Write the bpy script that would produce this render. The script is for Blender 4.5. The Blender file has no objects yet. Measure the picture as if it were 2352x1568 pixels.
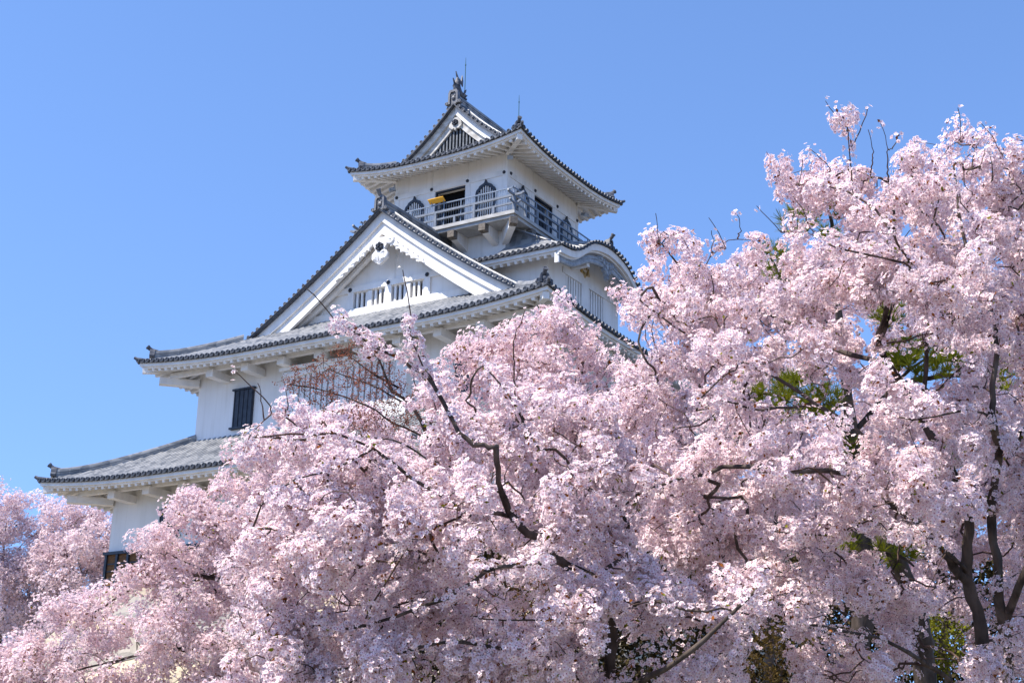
import bpy, math, random
import numpy as np
from mathutils import Vector, Matrix
random.seed(7); RNG = np.random.default_rng(11)
SC = bpy.context.scene
COL = SC.collection

# ---------------------------------------------------------------- camera, sky, sun, exposure
PITCH, YAW, ROLL = math.radians(18.2), math.radians(31.6), math.radians(1.17)
FPX = 3320.0                       # focal length in pixels of a 2352 px wide view
FW = np.array([-math.sin(YAW)*math.cos(PITCH), math.cos(YAW)*math.cos(PITCH), math.sin(PITCH)])
_r = np.array([math.cos(YAW), math.sin(YAW), 0.0]); _u = np.cross(_r, FW)
RT = _r*math.cos(ROLL) + _u*math.sin(ROLL); UP = -_r*math.sin(ROLL) + _u*math.cos(ROLL)
EYE = np.array([0.0, 0.0, 1.6])
cd = bpy.data.cameras.new('camera'); cam = bpy.data.objects.new('camera', cd); COL.objects.link(cam)
cd.sensor_fit = 'HORIZONTAL'; cd.sensor_width = 36.0; cd.lens = 36.0*FPX/2352.0
cd.clip_start = 0.1; cd.clip_end = 3000
cam.matrix_world = Matrix(((RT[0], UP[0], -FW[0], EYE[0]), (RT[1], UP[1], -FW[1], EYE[1]),
                           (RT[2], UP[2], -FW[2], EYE[2]), (0, 0, 0, 1)))
SC.camera = cam

SUN_EL, SUN_OFF = math.radians(56.4), math.radians(58)
sdir = Vector((-math.cos(SUN_OFF)*math.cos(SUN_EL), -math.sin(SUN_OFF)*math.cos(SUN_EL), math.sin(SUN_EL)))
world = bpy.data.worlds.new('World'); SC.world = world; world.use_nodes = True
wn = world.node_tree.nodes; wl = world.node_tree.links
sky = wn.new('ShaderNodeTexSky'); sky.sky_type = 'NISHITA'; sky.sun_disc = False
sky.sun_elevation = SUN_EL
sky.sun_rotation = math.atan2(sdir.x, sdir.y)
sky.air_density = 0.9; sky.dust_density = 0.05; sky.ozone_density = 4.0; sky.altitude = 100
sk_tc = wn.new('ShaderNodeTexCoord'); sk_ma = wn.new('ShaderNodeVectorMath'); sk_ma.operation = 'MULTIPLY_ADD'
sk_ma.inputs[1].default_value = (1, 1, .78); sk_ma.inputs[2].default_value = (0, 0, .17)      # very clear air: little whitening near the horizon
sk_n = wn.new('ShaderNodeVectorMath'); sk_n.operation = 'NORMALIZE'
wl.new(sk_tc.outputs['Generated'], sk_ma.inputs[0]); wl.new(sk_ma.outputs[0], sk_n.inputs[0]); wl.new(sk_n.outputs[0], sky.inputs['Vector'])
hs = wn.new('ShaderNodeHueSaturation'); hs.inputs['Saturation'].default_value = 1.06
tn = wn.new('ShaderNodeMixRGB'); tn.blend_type = 'MULTIPLY'; tn.inputs[0].default_value = 1; tn.inputs[2].default_value = (1.03, 1.01, 1.08, 1)
wl.new(sky.outputs[0], hs.inputs['Color']); wl.new(hs.outputs[0], tn.inputs[1]); wl.new(tn.outputs[0], wn['Background'].inputs[0]); wn['Background'].inputs[1].default_value = 0.15
sd = bpy.data.lights.new('sun', 'SUN'); sd.energy = 4.7; sd.angle = math.radians(0.5); sd.color = (1.0, 0.94, 0.86)
sun = bpy.data.objects.new('sun', sd); COL.objects.link(sun)
sun.rotation_euler = sdir.to_track_quat('Z', 'Y').to_euler(); sun.location = (-20, 10, 60)
vs = SC.view_settings; vs.view_transform = 'Standard'; vs.look = 'None'; vs.exposure = 0.87; vs.gamma = 1.0
cy = SC.cycles
cy.max_bounces = 6; cy.diffuse_bounces = 3; cy.glossy_bounces = 2; cy.transmission_bounces = 4; cy.transparent_max_bounces = 4
cy.use_denoising = True; cy.use_adaptive_sampling = False
cy.caustics_reflective = False; cy.caustics_refractive = False

# ---------------------------------------------------------------- helpers
def at(px, py, dep):
    """world point seen at a place of the 2352 px wide photograph, dep metres ahead of the eye"""
    return EYE + (FW + RT*(px-1176)/FPX - UP*(py-784)/FPX)*dep

def new_mat(name, col, rough=0.7, spec=0.3):
    m = bpy.data.materials.new(name); m.use_nodes = True
    b = m.node_tree.nodes['Principled BSDF']
    b.inputs['Base Color'].default_value = (*col, 1); b.inputs['Roughness'].default_value = rough
    b.inputs['Specular IOR Level'].default_value = spec
    return m, m.node_tree.nodes, m.node_tree.links, b

def noise_mat(name, c1, c2, scale=4.0, rough=0.7, spec=0.3, detail=6, bump=0.0, stretch=(1, 1, 1), bscale=None, lo=0.35, hi=0.65, c3=None, s3=1.0):
    m, n, l, b = new_mat(name, c1, rough, spec)
    tc = n.new('ShaderNodeTexCoord'); mp = n.new('ShaderNodeMapping'); mp.inputs['Scale'].default_value = stretch
    l.new(tc.outputs['Object'], mp.inputs[0])
    t = n.new('ShaderNodeTexNoise'); t.inputs['Scale'].default_value = scale; t.inputs['Detail'].default_value = detail
    l.new(mp.outputs[0], t.inputs['Vector'])
    r = n.new('ShaderNodeValToRGB'); r.color_ramp.elements[0].position = lo; r.color_ramp.elements[1].position = hi
    r.color_ramp.elements[0].color = (*c1, 1); r.color_ramp.elements[1].color = (*c2, 1)
    l.new(t.outputs['Fac'], r.inputs[0]); out = r.outputs[0]
    if c3:
        t3 = n.new('ShaderNodeTexNoise'); t3.inputs['Scale'].default_value = s3; t3.inputs['Detail'].default_value = 4
        l.new(tc.outputs['Object'], t3.inputs['Vector'])
        r3 = n.new('ShaderNodeValToRGB'); r3.color_ramp.elements[0].position = .5; r3.color_ramp.elements[1].position = .72
        l.new(t3.outputs['Fac'], r3.inputs[0])
        mx = n.new('ShaderNodeMixRGB'); l.new(r3.outputs[0], mx.inputs[0]); l.new(out, mx.inputs[1]); mx.inputs[2].default_value = (*c3, 1)
        out = mx.outputs[0]
    l.new(out, b.inputs['Base Color'])
    if bump:
        t2 = n.new('ShaderNodeTexNoise'); t2.inputs['Scale'].default_value = bscale or scale*4; t2.inputs['Detail'].default_value = 6
        l.new(mp.outputs[0], t2.inputs['Vector'])
        bp = n.new('ShaderNodeBump'); bp.inputs['Strength'].default_value = bump; bp.inputs['Distance'].default_value = 0.03
        l.new(t2.outputs['Fac'], bp.inputs['Height']); l.new(bp.outputs[0], b.inputs['Normal'])
    return m

M = {}
M['plaster'] = noise_mat('white_plaster', (0.80, 0.78, 0.755), (0.73, 0.71, 0.685), 1.2, 0.75, 0.2, 8, 0.08, (1, 1, .35), 14)
def streaks(m):
    n, l = m.node_tree.nodes, m.node_tree.links; b = n['Principled BSDF']; src = b.inputs['Base Color'].links[0].from_socket
    tc = n.new('ShaderNodeTexCoord'); mp = n.new('ShaderNodeMapping'); mp.inputs['Scale'].default_value = (3.5, 3.5, .16); l.new(tc.outputs['Object'], mp.inputs[0])
    t = n.new('ShaderNodeTexNoise'); t.inputs['Scale'].default_value = 1.5; t.inputs['Detail'].default_value = 8; l.new(mp.outputs[0], t.inputs['Vector'])
    r = n.new('ShaderNodeValToRGB'); r.color_ramp.elements[0].position = .52; r.color_ramp.elements[1].position = .74
    r.color_ramp.elements[0].color = (1, 1, 1, 1); r.color_ramp.elements[1].color = (.90, .89, .87, 1); l.new(t.outputs['Fac'], r.inputs[0])
    x = n.new('ShaderNodeMixRGB'); x.blend_type = 'MULTIPLY'; x.inputs[0].default_value = 1; l.new(src, x.inputs[1]); l.new(r.outputs[0], x.inputs[2]); l.new(x.outputs[0], b.inputs['Base Color'])
streaks(M['plaster'])
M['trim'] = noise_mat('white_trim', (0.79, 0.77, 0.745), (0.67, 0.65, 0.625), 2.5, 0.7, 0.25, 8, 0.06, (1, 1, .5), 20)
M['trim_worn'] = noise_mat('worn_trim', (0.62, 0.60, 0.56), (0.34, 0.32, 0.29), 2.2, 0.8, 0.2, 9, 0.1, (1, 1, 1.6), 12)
M['greytrim'] = noise_mat('weathered_copper_trim', (0.20, 0.22, 0.25), (0.36, 0.38, 0.40), 6, 0.6, 0.3, 6, 0.1)
M['black'] = noise_mat('black_lacquer', (0.012, 0.014, 0.022), (0.03, 0.034, 0.045), 5, 0.45, 0.4, 4)
M['dark'] = new_mat('dark_interior', (0.006, 0.006, 0.007), 0.9, 0.1)[0]
M['wood'] = noise_mat('brown_boards', (0.10, 0.045, 0.018), (0.20, 0.095, 0.035), 5, 0.75, 0.25, 6, 0.2, (1, 1, 6))
M['concrete'] = noise_mat('weathered_concrete', (0.46, 0.45, 0.435), (0.33, 0.32, 0.30), 3, .8, .2, 8, .1, (1, 1, 2))
M['gable_bars'] = noise_mat('dark_slats', (0.09, 0.10, 0.115), (0.17, 0.18, 0.19), 6, .7, .3, 6)
M['oldwood'] = noise_mat('weathered_beam_end', (0.10, 0.085, 0.07), (0.22, 0.19, 0.16), 9, 0.85, 0.2, 8, 0.2, (1, 1, 3))
M['railing'] = noise_mat('railing_paint', (0.12, 0.14, 0.17), (0.19, 0.21, 0.245), 7, 0.5, 0.4, 5)
M['steel'] = noise_mat('galvanised_steel', (0.14, 0.18, 0.24), (0.2, 0.235, 0.29), 7, 0.4, 0.5, 5)
M['yellow'] = noise_mat('yellow_board', (0.84, 0.44, 0.04), (0.78, 0.39, 0.03), 2, 0.5, 0.3, 4)
M['rod'] = new_mat('green_copper', (0.04, 0.10, 0.09), 0.5, 0.4)[0]
M['clay'] = noise_mat('ornament_clay', (0.055, 0.06, 0.075), (0.12, 0.125, 0.14), 5, 0.55, 0.4, 7, 0.15)
M['gilt'] = noise_mat('tarnished_gilt', (0.42, 0.27, 0.07), (0.60, 0.48, 0.30), 8, 0.55, 0.5, 6, 0.2)

def tile_mat():
    m, n, l, b = new_mat('roof_tile', (0.15, 0.16, 0.18), 0.42, 0.5)
    tc = n.new('ShaderNodeTexCoord')
    mp = n.new('ShaderNodeMapping'); mp.inputs['Scale'].default_value = (3.6, 3.6, 3.6); l.new(tc.outputs['Object'], mp.inputs[0])
    sn = n.new('ShaderNodeVectorMath'); sn.operation = 'FLOOR'; l.new(mp.outputs[0], sn.inputs[0])
    w = n.new('ShaderNodeTexWhiteNoise'); l.new(sn.outputs[0], w.inputs[0])
    ns = n.new('ShaderNodeTexNoise'); ns.inputs['Scale'].default_value = 1.6; ns.inputs['Detail'].default_value = 9; l.new(tc.outputs['Object'], ns.inputs['Vector'])
    ad = n.new('ShaderNodeMath'); ad.operation = 'MULTIPLY_ADD'; ad.inputs[1].default_value = 0.55; l.new(w.outputs[0], ad.inputs[0])
    l.new(ns.outputs['Fac'], ad.inputs[2])
    r = n.new('ShaderNodeValToRGB'); e = r.color_ramp.elements
    e[0].position = .35; e[0].color = (0.09, 0.10, 0.115, 1); e[1].position = 1.05; e[1].color = (0.31, 0.308, 0.305, 1)
    l.new(ad.outputs[0], r.inputs[0]); l.new(r.outputs[0], b.inputs['Base Color'])
    n2 = n.new('ShaderNodeTexNoise'); n2.inputs['Scale'].default_value = 25; l.new(tc.outputs['Object'], n2.inputs['Vector'])
    bp = n.new('ShaderNodeBump'); bp.inputs['Strength'].default_value = .15; bp.inputs['Distance'].default_value = .02
    l.new(n2.outputs['Fac'], bp.inputs['Height']); l.new(bp.outputs[0], b.inputs['Normal'])
    return m
M['tile'] = tile_mat()
M['tile_end'] = noise_mat('tile_end_clay', (0.030, 0.035, 0.045), (0.075, 0.08, 0.095), 6, 0.45, 0.45, 6)
M['tile_ring'] = noise_mat('verge_tile_end_clay', (0.085, 0.09, 0.10), (0.17, 0.17, 0.18), 6, 0.5, 0.4, 6)

class MB:
    """collects polygons for one mesh"""
    def __init__(s): s.v = []; s.f = []
    def add(s, vs, fs):
        o = len(s.v); s.v += [tuple(map(float, p)) for p in vs]; s.f += [tuple(i+o for i in q) for q in fs]
    def box(s, x0, x1, y0, y1, z0, z1):
        s.add([(x, y, z) for z in (z0, z1) for y in (y0, y1) for x in (x0, x1)],
              [(0, 2, 3, 1), (4, 5, 7, 6), (0, 1, 5, 4), (2, 6, 7, 3), (0, 4, 6, 2), (1, 3, 7, 5)])
    def bar(s, p, q, w, h, up=(0, 0, 1)):
        """box from p to q, w wide, h high (centred)"""
        p = np.array(p, float); q = np.array(q, float); d = q-p; d /= np.linalg.norm(d)
        a = np.cross(d, np.array(up, float)); a /= np.linalg.norm(a); b = np.cross(a, d)
        vs = []
        for c in (p, q):
            for (i, j) in ((-1, -1), (1, -1), (1, 1), (-1, 1)): vs.append(c + a*w/2*i + b*h/2*j)
        s.add(vs, [(3, 2, 1, 0), (4, 5, 6, 7), (0, 1, 5, 4), (1, 2, 6, 5), (2, 3, 7, 6), (3, 0, 4, 7)])
    def sweep(s, path, prof, side, closed=True, caps=True):
        """profile (a, b) swept on path: a along `side`, b along world z"""
        n = len(prof); sd = np.array(side, float); vs = []
        for p in path:
            for (a, b) in prof: vs.append(np.array(p) + sd*a + np.array((0, 0, 1.0))*b)
        fs = []
        for i in range(len(path)-1):
            for j in range(n if closed else n-1):
                k = (j+1) % n; fs.append((i*n+j, i*n+k, (i+1)*n+k, (i+1)*n+j))
        if caps and closed: fs += [tuple(range(n))[::-1], tuple((len(path)-1)*n+j for j in range(n))]
        s.add(vs, fs)
    def tube(s, pts, rad, n=6, caps=True):
        pts = [np.array(p, float) for p in pts]; m = len(pts)
        rad = [rad]*m if np.isscalar(rad) else rad
        vs = []; ref = None
        for i in range(m):
            d = pts[min(i+1, m-1)] - pts[max(i-1, 0)]; d /= (np.linalg.norm(d) or 1)
            if ref is None or abs(ref @ d) > .95: ref = np.array((0, 0, 1.)) if abs(d[2]) < .9 else np.array((1., 0, 0))
            a = np.cross(d, ref); a /= np.linalg.norm(a); b = np.cross(d, a); ref = -np.cross(d, a)*0 + np.cross(a, d)
            for j in range(n):
                t = 2*math.pi*j/n; vs.append(pts[i] + (a*math.cos(t) + b*math.sin(t))*rad[i])
        fs = [(i*n+j, i*n+(j+1) % n, (i+1)*n+(j+1) % n, (i+1)*n+j) for i in range(m-1) for j in range(n)]
        if caps: fs += [tuple(range(n))[::-1], tuple((m-1)*n+j for j in range(n))]
        s.add(vs, fs)
    def rib(s, pts, side, r, n=5):
        """half-round cover tile row: pts on the roof surface"""
        sd = np.array(side, float); vs = []; m = len(pts)
        for p in pts:
            for j in range(n+1):
                t = math.pi*j/n; vs.append(np.array(p) + sd*math.cos(t)*r + np.array((0, 0, math.sin(t)*r)))
        s.add(vs, [(i*(n+1)+j, i*(n+1)+j+1, (i+1)*(n+1)+j+1, (i+1)*(n+1)+j) for i in range(m-1) for j in range(n)])
    def endtile(s, c, out, r, ln=.1, n=12):
        """round end tile with a raised rim, facing `out`"""
        o = np.array(out, float); o /= np.linalg.norm(o); a = np.cross(o, (0, 0, 1.)); a /= np.linalg.norm(a); b = np.cross(a, o)
        rings = [(r, -ln), (r, 0), (r*.72, 0), (r*.66, -.022), (r*.30, -.022), (r*.24, -.008)]; vs = []
        for (rr, k) in rings:
            for j in range(n):
                t = 2*math.pi*j/n; vs.append(np.array(c) + o*k + (a*math.cos(t)+b*math.sin(t))*rr)
        fs = [(i*n+j, i*n+(j+1) % n, (i+1)*n+(j+1) % n, (i+1)*n+j) for i in range(len(rings)-1) for j in range(n)]
        fs.append(tuple((len(rings)-1)*n+j for j in range(n)))
        s.add(vs, fs)
    def prism(s, poly, d0, d1, f):
        """2-D polygon extruded; f(a, b, d) -> point"""
        n = len(poly)
        s.add([f(a, b, d0) for a, b in poly] + [f(a, b, d1) for a, b in poly],
              [tuple(range(n))[::-1], tuple(range(n, 2*n))] + [(i, (i+1) % n, n+(i+1) % n, n+i) for i in range(n)])
    def grid(s, P):
        """P[i][j] -> quads"""
        m = len(P); n = len(P[0])
        s.add([p for row in P for p in row], [(i*n+j, i*n+j+1, (i+1)*n+j+1, (i+1)*n+j) for i in range(m-1) for j in range(n-1)])
    def build(s, name, mat, parent=None, label=None, smooth=None):
        me = bpy.data.meshes.new(name); me.from_pydata(s.v, [], s.f); me.update()
        me.materials.append(mat)
        if smooth is not None:
            for p in me.polygons: p.use_smooth = True
            try: me.set_sharp_from_angle(angle=smooth)
            except Exception: pass
        o = bpy.data.objects.new(name, me); COL.objects.link(o)
        if parent is not None: attach(o, parent)
        if label: o['label'] = label
        return o

WORLD_OF = {}
def attach(o, parent):
    o.parent = parent
    if parent.type == 'EMPTY': o.matrix_parent_inverse = Matrix.Translation(-Vector(parent.location))
def tag(o, label, cat, group=None):
    o['label'] = label; o['category'] = cat
    if group: o['group'] = group
    return o
def thing(name, label, cat, loc, group=None):
    o = bpy.data.objects.new(name, None); o.empty_display_size = .5; COL.objects.link(o); o.location = loc
    return tag(o, label, cat, group)
def structure(o): o['kind'] = 'structure'; return o
# ---------------------------------------------------------------- castle
XC, YC = -34.7, 53.9
castle = thing('castle', 'white plastered castle tower with grey tiled roofs rising behind the blossom', 'castle', (XC, YC, 10.2))

class Side:
    """one eave: A = corner, e = along the eave, n = inward"""
    def __init__(s, A, e, n, L, h, lift, ls, dl):
        s.A = np.array(A, float); s.e = np.array(e, float); s.n = np.array(n, float); s.L = L; s.h = h; s.lift = lift; s.ls = ls; s.dl = dl
    def z(s, a, d):
        k = max(0.0, 1-max(0, min(a, s.L-a))/s.ls)
        return s.h(max(d, 0)) + s.lift*k**2.2*max(0.0, 1-max(d, 0)/s.dl)
    def P(s, a, d, dz=0.0):
        q = s.A + s.e*a + s.n*d
        return np.array((q[0], q[1], s.z(a, d)+dz))
    def e3(s): return np.array((s.e[0], s.e[1], 0.0))
    def n3(s): return np.array((s.n[0], s.n[1], 0.0))

def tile_side(T, E, sd, dmax, segs, sp=.285, r=.078, steps=8, ends=True, reach=.07):
    """tile surface + cover rows + eave end tiles; segs = ranges of a, dmax(a)"""
    for (a0, a1) in segs:
        na = max(2, int((a1-a0)/.6)+1); cols = []
        for a in np.linspace(a0, a1, na):
            aa = min(max(a, a0+1e-4), a1-1e-4); dm = dmax(aa)
            cols.append([sd.P(a, d) for d in np.linspace(0, dm, steps)])
        T.grid(cols)
        # eave thickness
        T.grid([[sd.P(a, 0), sd.P(a, 0, -.05)] for a in np.linspace(a0, a1, na)])
    n = int(sd.L/sp); off = (sd.L-n*sp)/2
    for i in range(n+1):
        a = off+i*sp
        if not any(a0 <= a <= a1 for a0, a1 in segs): continue
        dm = dmax(a)
        if dm > .15:
            st = max(3, int(dm/.7)+2)
            T.rib([sd.P(a, d, .012) for d in np.linspace(-reach, dm, st)], sd.e3(), r)
        if ends:
            E.endtile(sd.P(a, -reach-.02, .03), -sd.n3(), r*1.14, .10)
            if i < n:
                q = sd.P(a+sp/2, -.035, -.01); pr = []
                for t in np.linspace(0, math.pi, 7): pr.append((math.cos(t)*sp*.30, -math.sin(t)*.055))
                E.prism(pr, 0, .05, lambda u, w, d: q + sd.e3()*u + np.array((0, 0, w)) + sd.n3()*d)

def eave_side(B, sd, over, zwall, front, inset=.06, sp=.37, rw=.13, rh=.15, kfun=None, fas=.20):
    """white double fascia, boarded soffit and rafters under an eave"""
    L = sd.L; th = .10
    for k, (d0, zt, zb) in enumerate(((inset, -.05, -.05-fas*.72), (inset+.1, -.12, -.06-fas))):
        s0 = d0 if front else d0+th
        na = max(8, int(L/.5)); path = [sd.P(a, 0)*np.array((1, 1, 0)) + np.array((0, 0, sd.z(a, 0))) for a in np.linspace(s0, L-s0, na)]
        path = [p + sd.n3()*(d0+th/2) for p in path]
        B.sweep(path, [(-th/2, zb), (th/2-.002*k, zb), (th/2-.002*k, zt), (-th/2, zt)], sd.n3())
    # soffit boards
    rows = []
    for a in np.linspace(.2, L-.2, max(8, int(L/.5))):
        m = min(over, max(.22, min(a, L-a)))
        z0 = sd.z(a, 0)-fas-.03; zi = z0+(zwall-z0)*m/over
        p = sd.P(a, .2); q = sd.P(a, m); p[2] = z0; q[2] = zi; rows.append([p, q])
    B.grid(rows)
    n = int((L-.4)/sp); off = (L-n*sp)/2
    for i in range(n+1):
        a = off+i*sp; m = min(over, min(a, L-a))
        if m < .35: continue
        z0 = sd.z(a, 0)-fas-.03-rh/2+.01; zi = z0+(zwall-rh/2-z0)*m/over
        p = sd.P(a, .20); q = sd.P(a, m); p[2] = z0; q[2] = zi
        B.bar(p, q, rw, rh)

def hip_beam(B, corner, d2, over, z_out, z_in, w=.24, h=.26):
    c = np.array(corner, float); dv = np.array((d2[0], d2[1], 0.0))
    p = np.array((c[0], c[1], z_out)) + dv*.16; q = np.array((c[0], c[1], z_in)) + dv*over
    B.bar(p, q, w, h)

def ridge_sweep(T, path, side, w, h):
    a = w/2
    T.sweep(path, [(-a, -.05), (a, -.05), (a*.86, h*.72), (a*.55, h*.74), (a*.45, h*.93), (0, h), (-a*.45, h*.93), (-a*.55, h*.74), (-a*.86, h*.72)], side)
    for k in (.22, .45):          # courses of flat ridge tiles
        T.sweep(path, [(-a*1.06, h*k), (a*1.06, h*k), (a*1.06, h*k+.025), (-a*1.06, h*k+.025)], side)

def ornament(B, c, out, w=.52, h=.58, tube=True, lean=.2):
    """ridge end tile: arched plate with a rolled rim, a boss and a projecting round tile above"""
    o = np.array((out[0], out[1], 0.0)); o /= np.linalg.norm(o); a = np.cross((0, 0, 1.), o); c = np.array(c, float)
    f = lambda u, v, d: c + a*u + np.array((0, 0, v)) + o*d
    outer = [(-w*.62, -.02), (-w*.60, .10), (-w*.44, .13), (-w*.42, h*.8), (-w*.3, h), (w*.3, h), (w*.42, h*.8), (w*.44, .13), (w*.60, .10), (w*.62, -.02)]
    inner = [(-w*.26, .0), (-w*.27, .12), (-w*.27, .14), (-w*.26, h*.72), (-w*.18, h*.84), (w*.18, h*.84), (w*.26, h*.72), (w*.27, .14), (w*.27, .12), (w*.26, .0)]
    B.prism(outer, -.12, .03, f)
    n = len(outer)
    vs = [f(*p, .03) for p in outer]+[f(*p, .03) for p in inner]+[f(*p, .10) for p in outer]+[f(*p, .10) for p in inner]
    fs = []
    for i in range(n-1):
        j = i+1
        fs += [(2*n+i, 2*n+j, 3*n+j, 3*n+i), (i, j, 2*n+j, 2*n+i), (n+i, 3*n+i, 3*n+j, n+j)]
    B.add(vs, fs)
    for sx in (-1, 1):            # scrolled feet
        B.endtile(f(sx*w*.58, .05, .10), o, .085, .2, 10)
    B.tube([f(0, h*.42, .02), f(0, h*.42, .08), f(0, h*.42, .11)], [.11, .10, .05], 8)
    B.tube([f(-.07, h*.62, .02), f(-.07, h*.62, .07)], .045, 6); B.tube([f(.07, h*.62, .02), f(.07, h*.62, .07)], .045, 6)
    if tube:
        p = [f(0, h*.86, -.25), f(0, h*.98, .0), f(0, h*.98+lean*.5, .12), f(0, h*.98+lean, .20)]
        B.tube(p, [.075, .08, .085, .09], 10)
        d = p[-1]-p[-2]; d /= np.linalg.norm(d)
        B.endtile(p[-1]+d*.02, d, .105, .06)

def irimoya(name, xc, W, y0, y1, h, lift, ls, dl, over, zwall, g, gskirt, gable=True, top=True, bracket=None, sidefrom=0.0, wallcorner=None, hip_to=None, kudari=None, ridge_h=.5):
    """hip-and-gable roof; returns its part object and the four eave sides"""
    T, E, B = MB(), MB(), MB()
    Lx, Ly = 2*W, y1-y0
    S = dict(front=Side((xc-W, y0), (1, 0), (0, 1), Lx, h, lift, ls, dl), right=Side((xc+W, y0), (0, 1), (-1, 0), Ly, h, lift, ls, dl),
             left=Side((xc-W, y0), (0, 1), (1, 0), Ly, h, lift, ls, dl), back=Side((xc-W, y1), (1, 0), (0, -1), Lx, h, lift, ls, dl))
    hd = g if gable else hip_to
    tile_side(T, E, S['front'], lambda a: min(a, Lx-a, gskirt) if min(a, Lx-a) > hd or not gable else min(a, Lx-a), [(0, hd), (hd, Lx-hd), (Lx-hd, Lx)])
    tile_side(T, E, S['back'], lambda a: min(a, Lx-a, gskirt), [(0, hd), (hd, Lx-hd), (Lx-hd, Lx)])
    for k in ('right', 'left'):
        tile_side(T, E, S[k], lambda a: (min(a, Ly-a) if min(a, Ly-a) < hd else (W if gable else hip_to)), [(0, hd), (hd, Ly-hd), (Ly-hd, Ly)], steps=14)
    roof = T.build(name, M['tile'], castle, smooth=math.radians(40))
    E.build('eave_end_tiles', M['tile_end'], roof, smooth=math.radians(40))
    for k in S: eave_side(B, S[k], over[0 if k in ('front', 'back') else 1], zwall, k in ('front', 'back'))
    zo = h(0)+lift
    for (cx, cy, dx, dy) in ((xc-W, y0, 1, 1), (xc+W, y0, -1, 1), (xc-W, y1, 1, -1), (xc+W, y1, -1, -1)):
        hip_beam(B, (cx, cy), (dx*over[1]/over[0] if over[0] else dx, dy), over[0], zo-.38, zwall-.12)
    B.build('eaves', M['trim'], roof)
    # hip ridges with their end ornaments
    for (cx, cy, dx, dy) in ((xc-W, y0, 1, 1), (xc+W, y0, -1, 1), (xc-W, y1, 1, -1), (xc+W, y1, -1, -1)):
        R = MB(); path = []
        for d in np.linspace(.42, hd, 12):
            s = S['front']; zz = s.z(d, d) + .09*max(0, 1-(d-.42)/1.2)**2
            path.append(np.array((cx+dx*d, cy+dy*d, zz)))
        ridge_sweep(R, path, (dx*.7071, -dy*.7071, 0), .30, .34)
        rr = R.build('hip_ridge', M['tile'], roof, smooth=math.radians(40))
        O = MB(); ornament(O, path[0]+np.array((-dx*.03, -dy*.03, .0)), (-dx, -dy), .40, .36, True, .13)
        # small horn tile lying on the very corner
        O.tube([np.array((cx+dx*.35, cy+dy*.35, zo+.08)), np.array((cx-dx*.02, cy-dy*.02, zo+.10)), np.array((cx-dx*.12, cy-dy*.12, zo+.17))], [.085, .085, .06], 8)
        O.build('ridge_ornament', M['clay'], roof, smooth=math.radians(40))
    return roof, S

def verge(roof, xc, W, h, yv, back, d0, zlift=.0, sp=.30, sgn=-1):
    """round end tiles along a gable edge and the ridge running down beside them"""
    o = (0, sgn, 0)
    for sx in (-1, 1):
        E, K, U = MB(), MB(), MB(); d = d0
        while d < W-.12:
            x = xc+sx*(W-d); z = h(d)+.09
            E.endtile((x, yv, z), o, .088, .12)
            E.tube([(x, yv-sgn*.11, z), (x, yv-sgn*.75, z)], .078, 8, False)
            d += sp*math.cos(math.atan(.7))
        ds = np.linspace(d0-.1, W, 16)
        U.sweep([(xc+sx*(W-q), yv-sgn*.35, h(q)-.03) for q in ds], [(-.36, -.04), (.36, -.04), (.36, .04), (-.36, .04)], (0, 1, 0))
        ridge_sweep(K, [np.array((xc+sx*(W-q), yv-sgn*.72, h(q)+.05)) for q in np.linspace(d0+.35, W, 16)], (0, 1, 0), .26, .26)
        U.build('verge_underlay', M['tile_end'], roof)
        E.build('verge_tiles', M['tile_ring'], roof, smooth=math.radians(40))
        K.build('descending_ridge', M['tile'], roof, smooth=math.radians(40))

def bargeboard(parent, mats, xc, W, h, layers, dend, left=None):
    """stepped gable boards following the roof curve; layers: (y0, y1, top, bottom at apex, bottom at foot)"""
    for (mat, y0, y1, top, b0, b1, nm) in layers:
        for sx in (-1, 1):
            B = MB(); P = []
            for d in np.linspace(dend, W, 22):
                t = (W-d)/(W-dend); P.append((xc+sx*(W-d), h(d)-top-0*t, h(d)-(b0+(b1-b0)*t)))
            v = []; 
            for (x, zt, zb) in P: v += [(x, y0, zt), (x, y0, zb), (x, y1, zb), (x, y1, zt)]
            fs = []
            for i in range(len(P)-1):
                for j in range(4): fs.append((i*4+j, i*4+(j+1) % 4, i*4+4+(j+1) % 4, i*4+4+j))
            fs += [(0, 1, 2, 3), tuple(len(v)-4+j for j in (3, 2, 1, 0))]
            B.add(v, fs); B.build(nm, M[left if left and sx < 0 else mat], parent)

def wall_x(B, y, x0, x1, z0, z1, holes, depth=.3, inward=1):
    """wall in a plane of constant y with openings (x0, x1, z0, z1) and their reveals"""
    xs = sorted({x0, x1, *[q for h in holes for q in h[:2]]}); zs = sorted({z0, z1, *[q for h in holes for q in h[2:]]})
    for i in range(len(xs)-1):
        for j in range(len(zs)-1):
            cx, cz = (xs[i]+xs[i+1])/2, (zs[j]+zs[j+1])/2
            if any(h[0] < cx < h[1] and h[2] < cz < h[3] for h in holes): continue
            B.add([(xs[i], y, zs[j]), (xs[i+1], y, zs[j]), (xs[i+1], y, zs[j+1]), (xs[i], y, zs[j+1])], [(0, 1, 2, 3)])
    for h in holes:
        a, b, c, d = h; q = y+depth*inward
        B.add([(a, y, c), (b, y, c), (b, y, d), (a, y, d), (a, q, c), (b, q, c), (b, q, d), (a, q, d)],
              [(0, 4, 5, 1), (1, 5, 6, 2), (2, 6, 7, 3), (3, 7, 4, 0)])
def wall_y(B, x, y0, y1, z0, z1, holes, depth=.3, inward=-1):
    t = MB(); wall_x(t, 0, y0, y1, z0, z1, holes, depth, 1)
    B.add([(x+inward*p[1], p[0], p[2]) for p in t.v], t.f)

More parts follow.
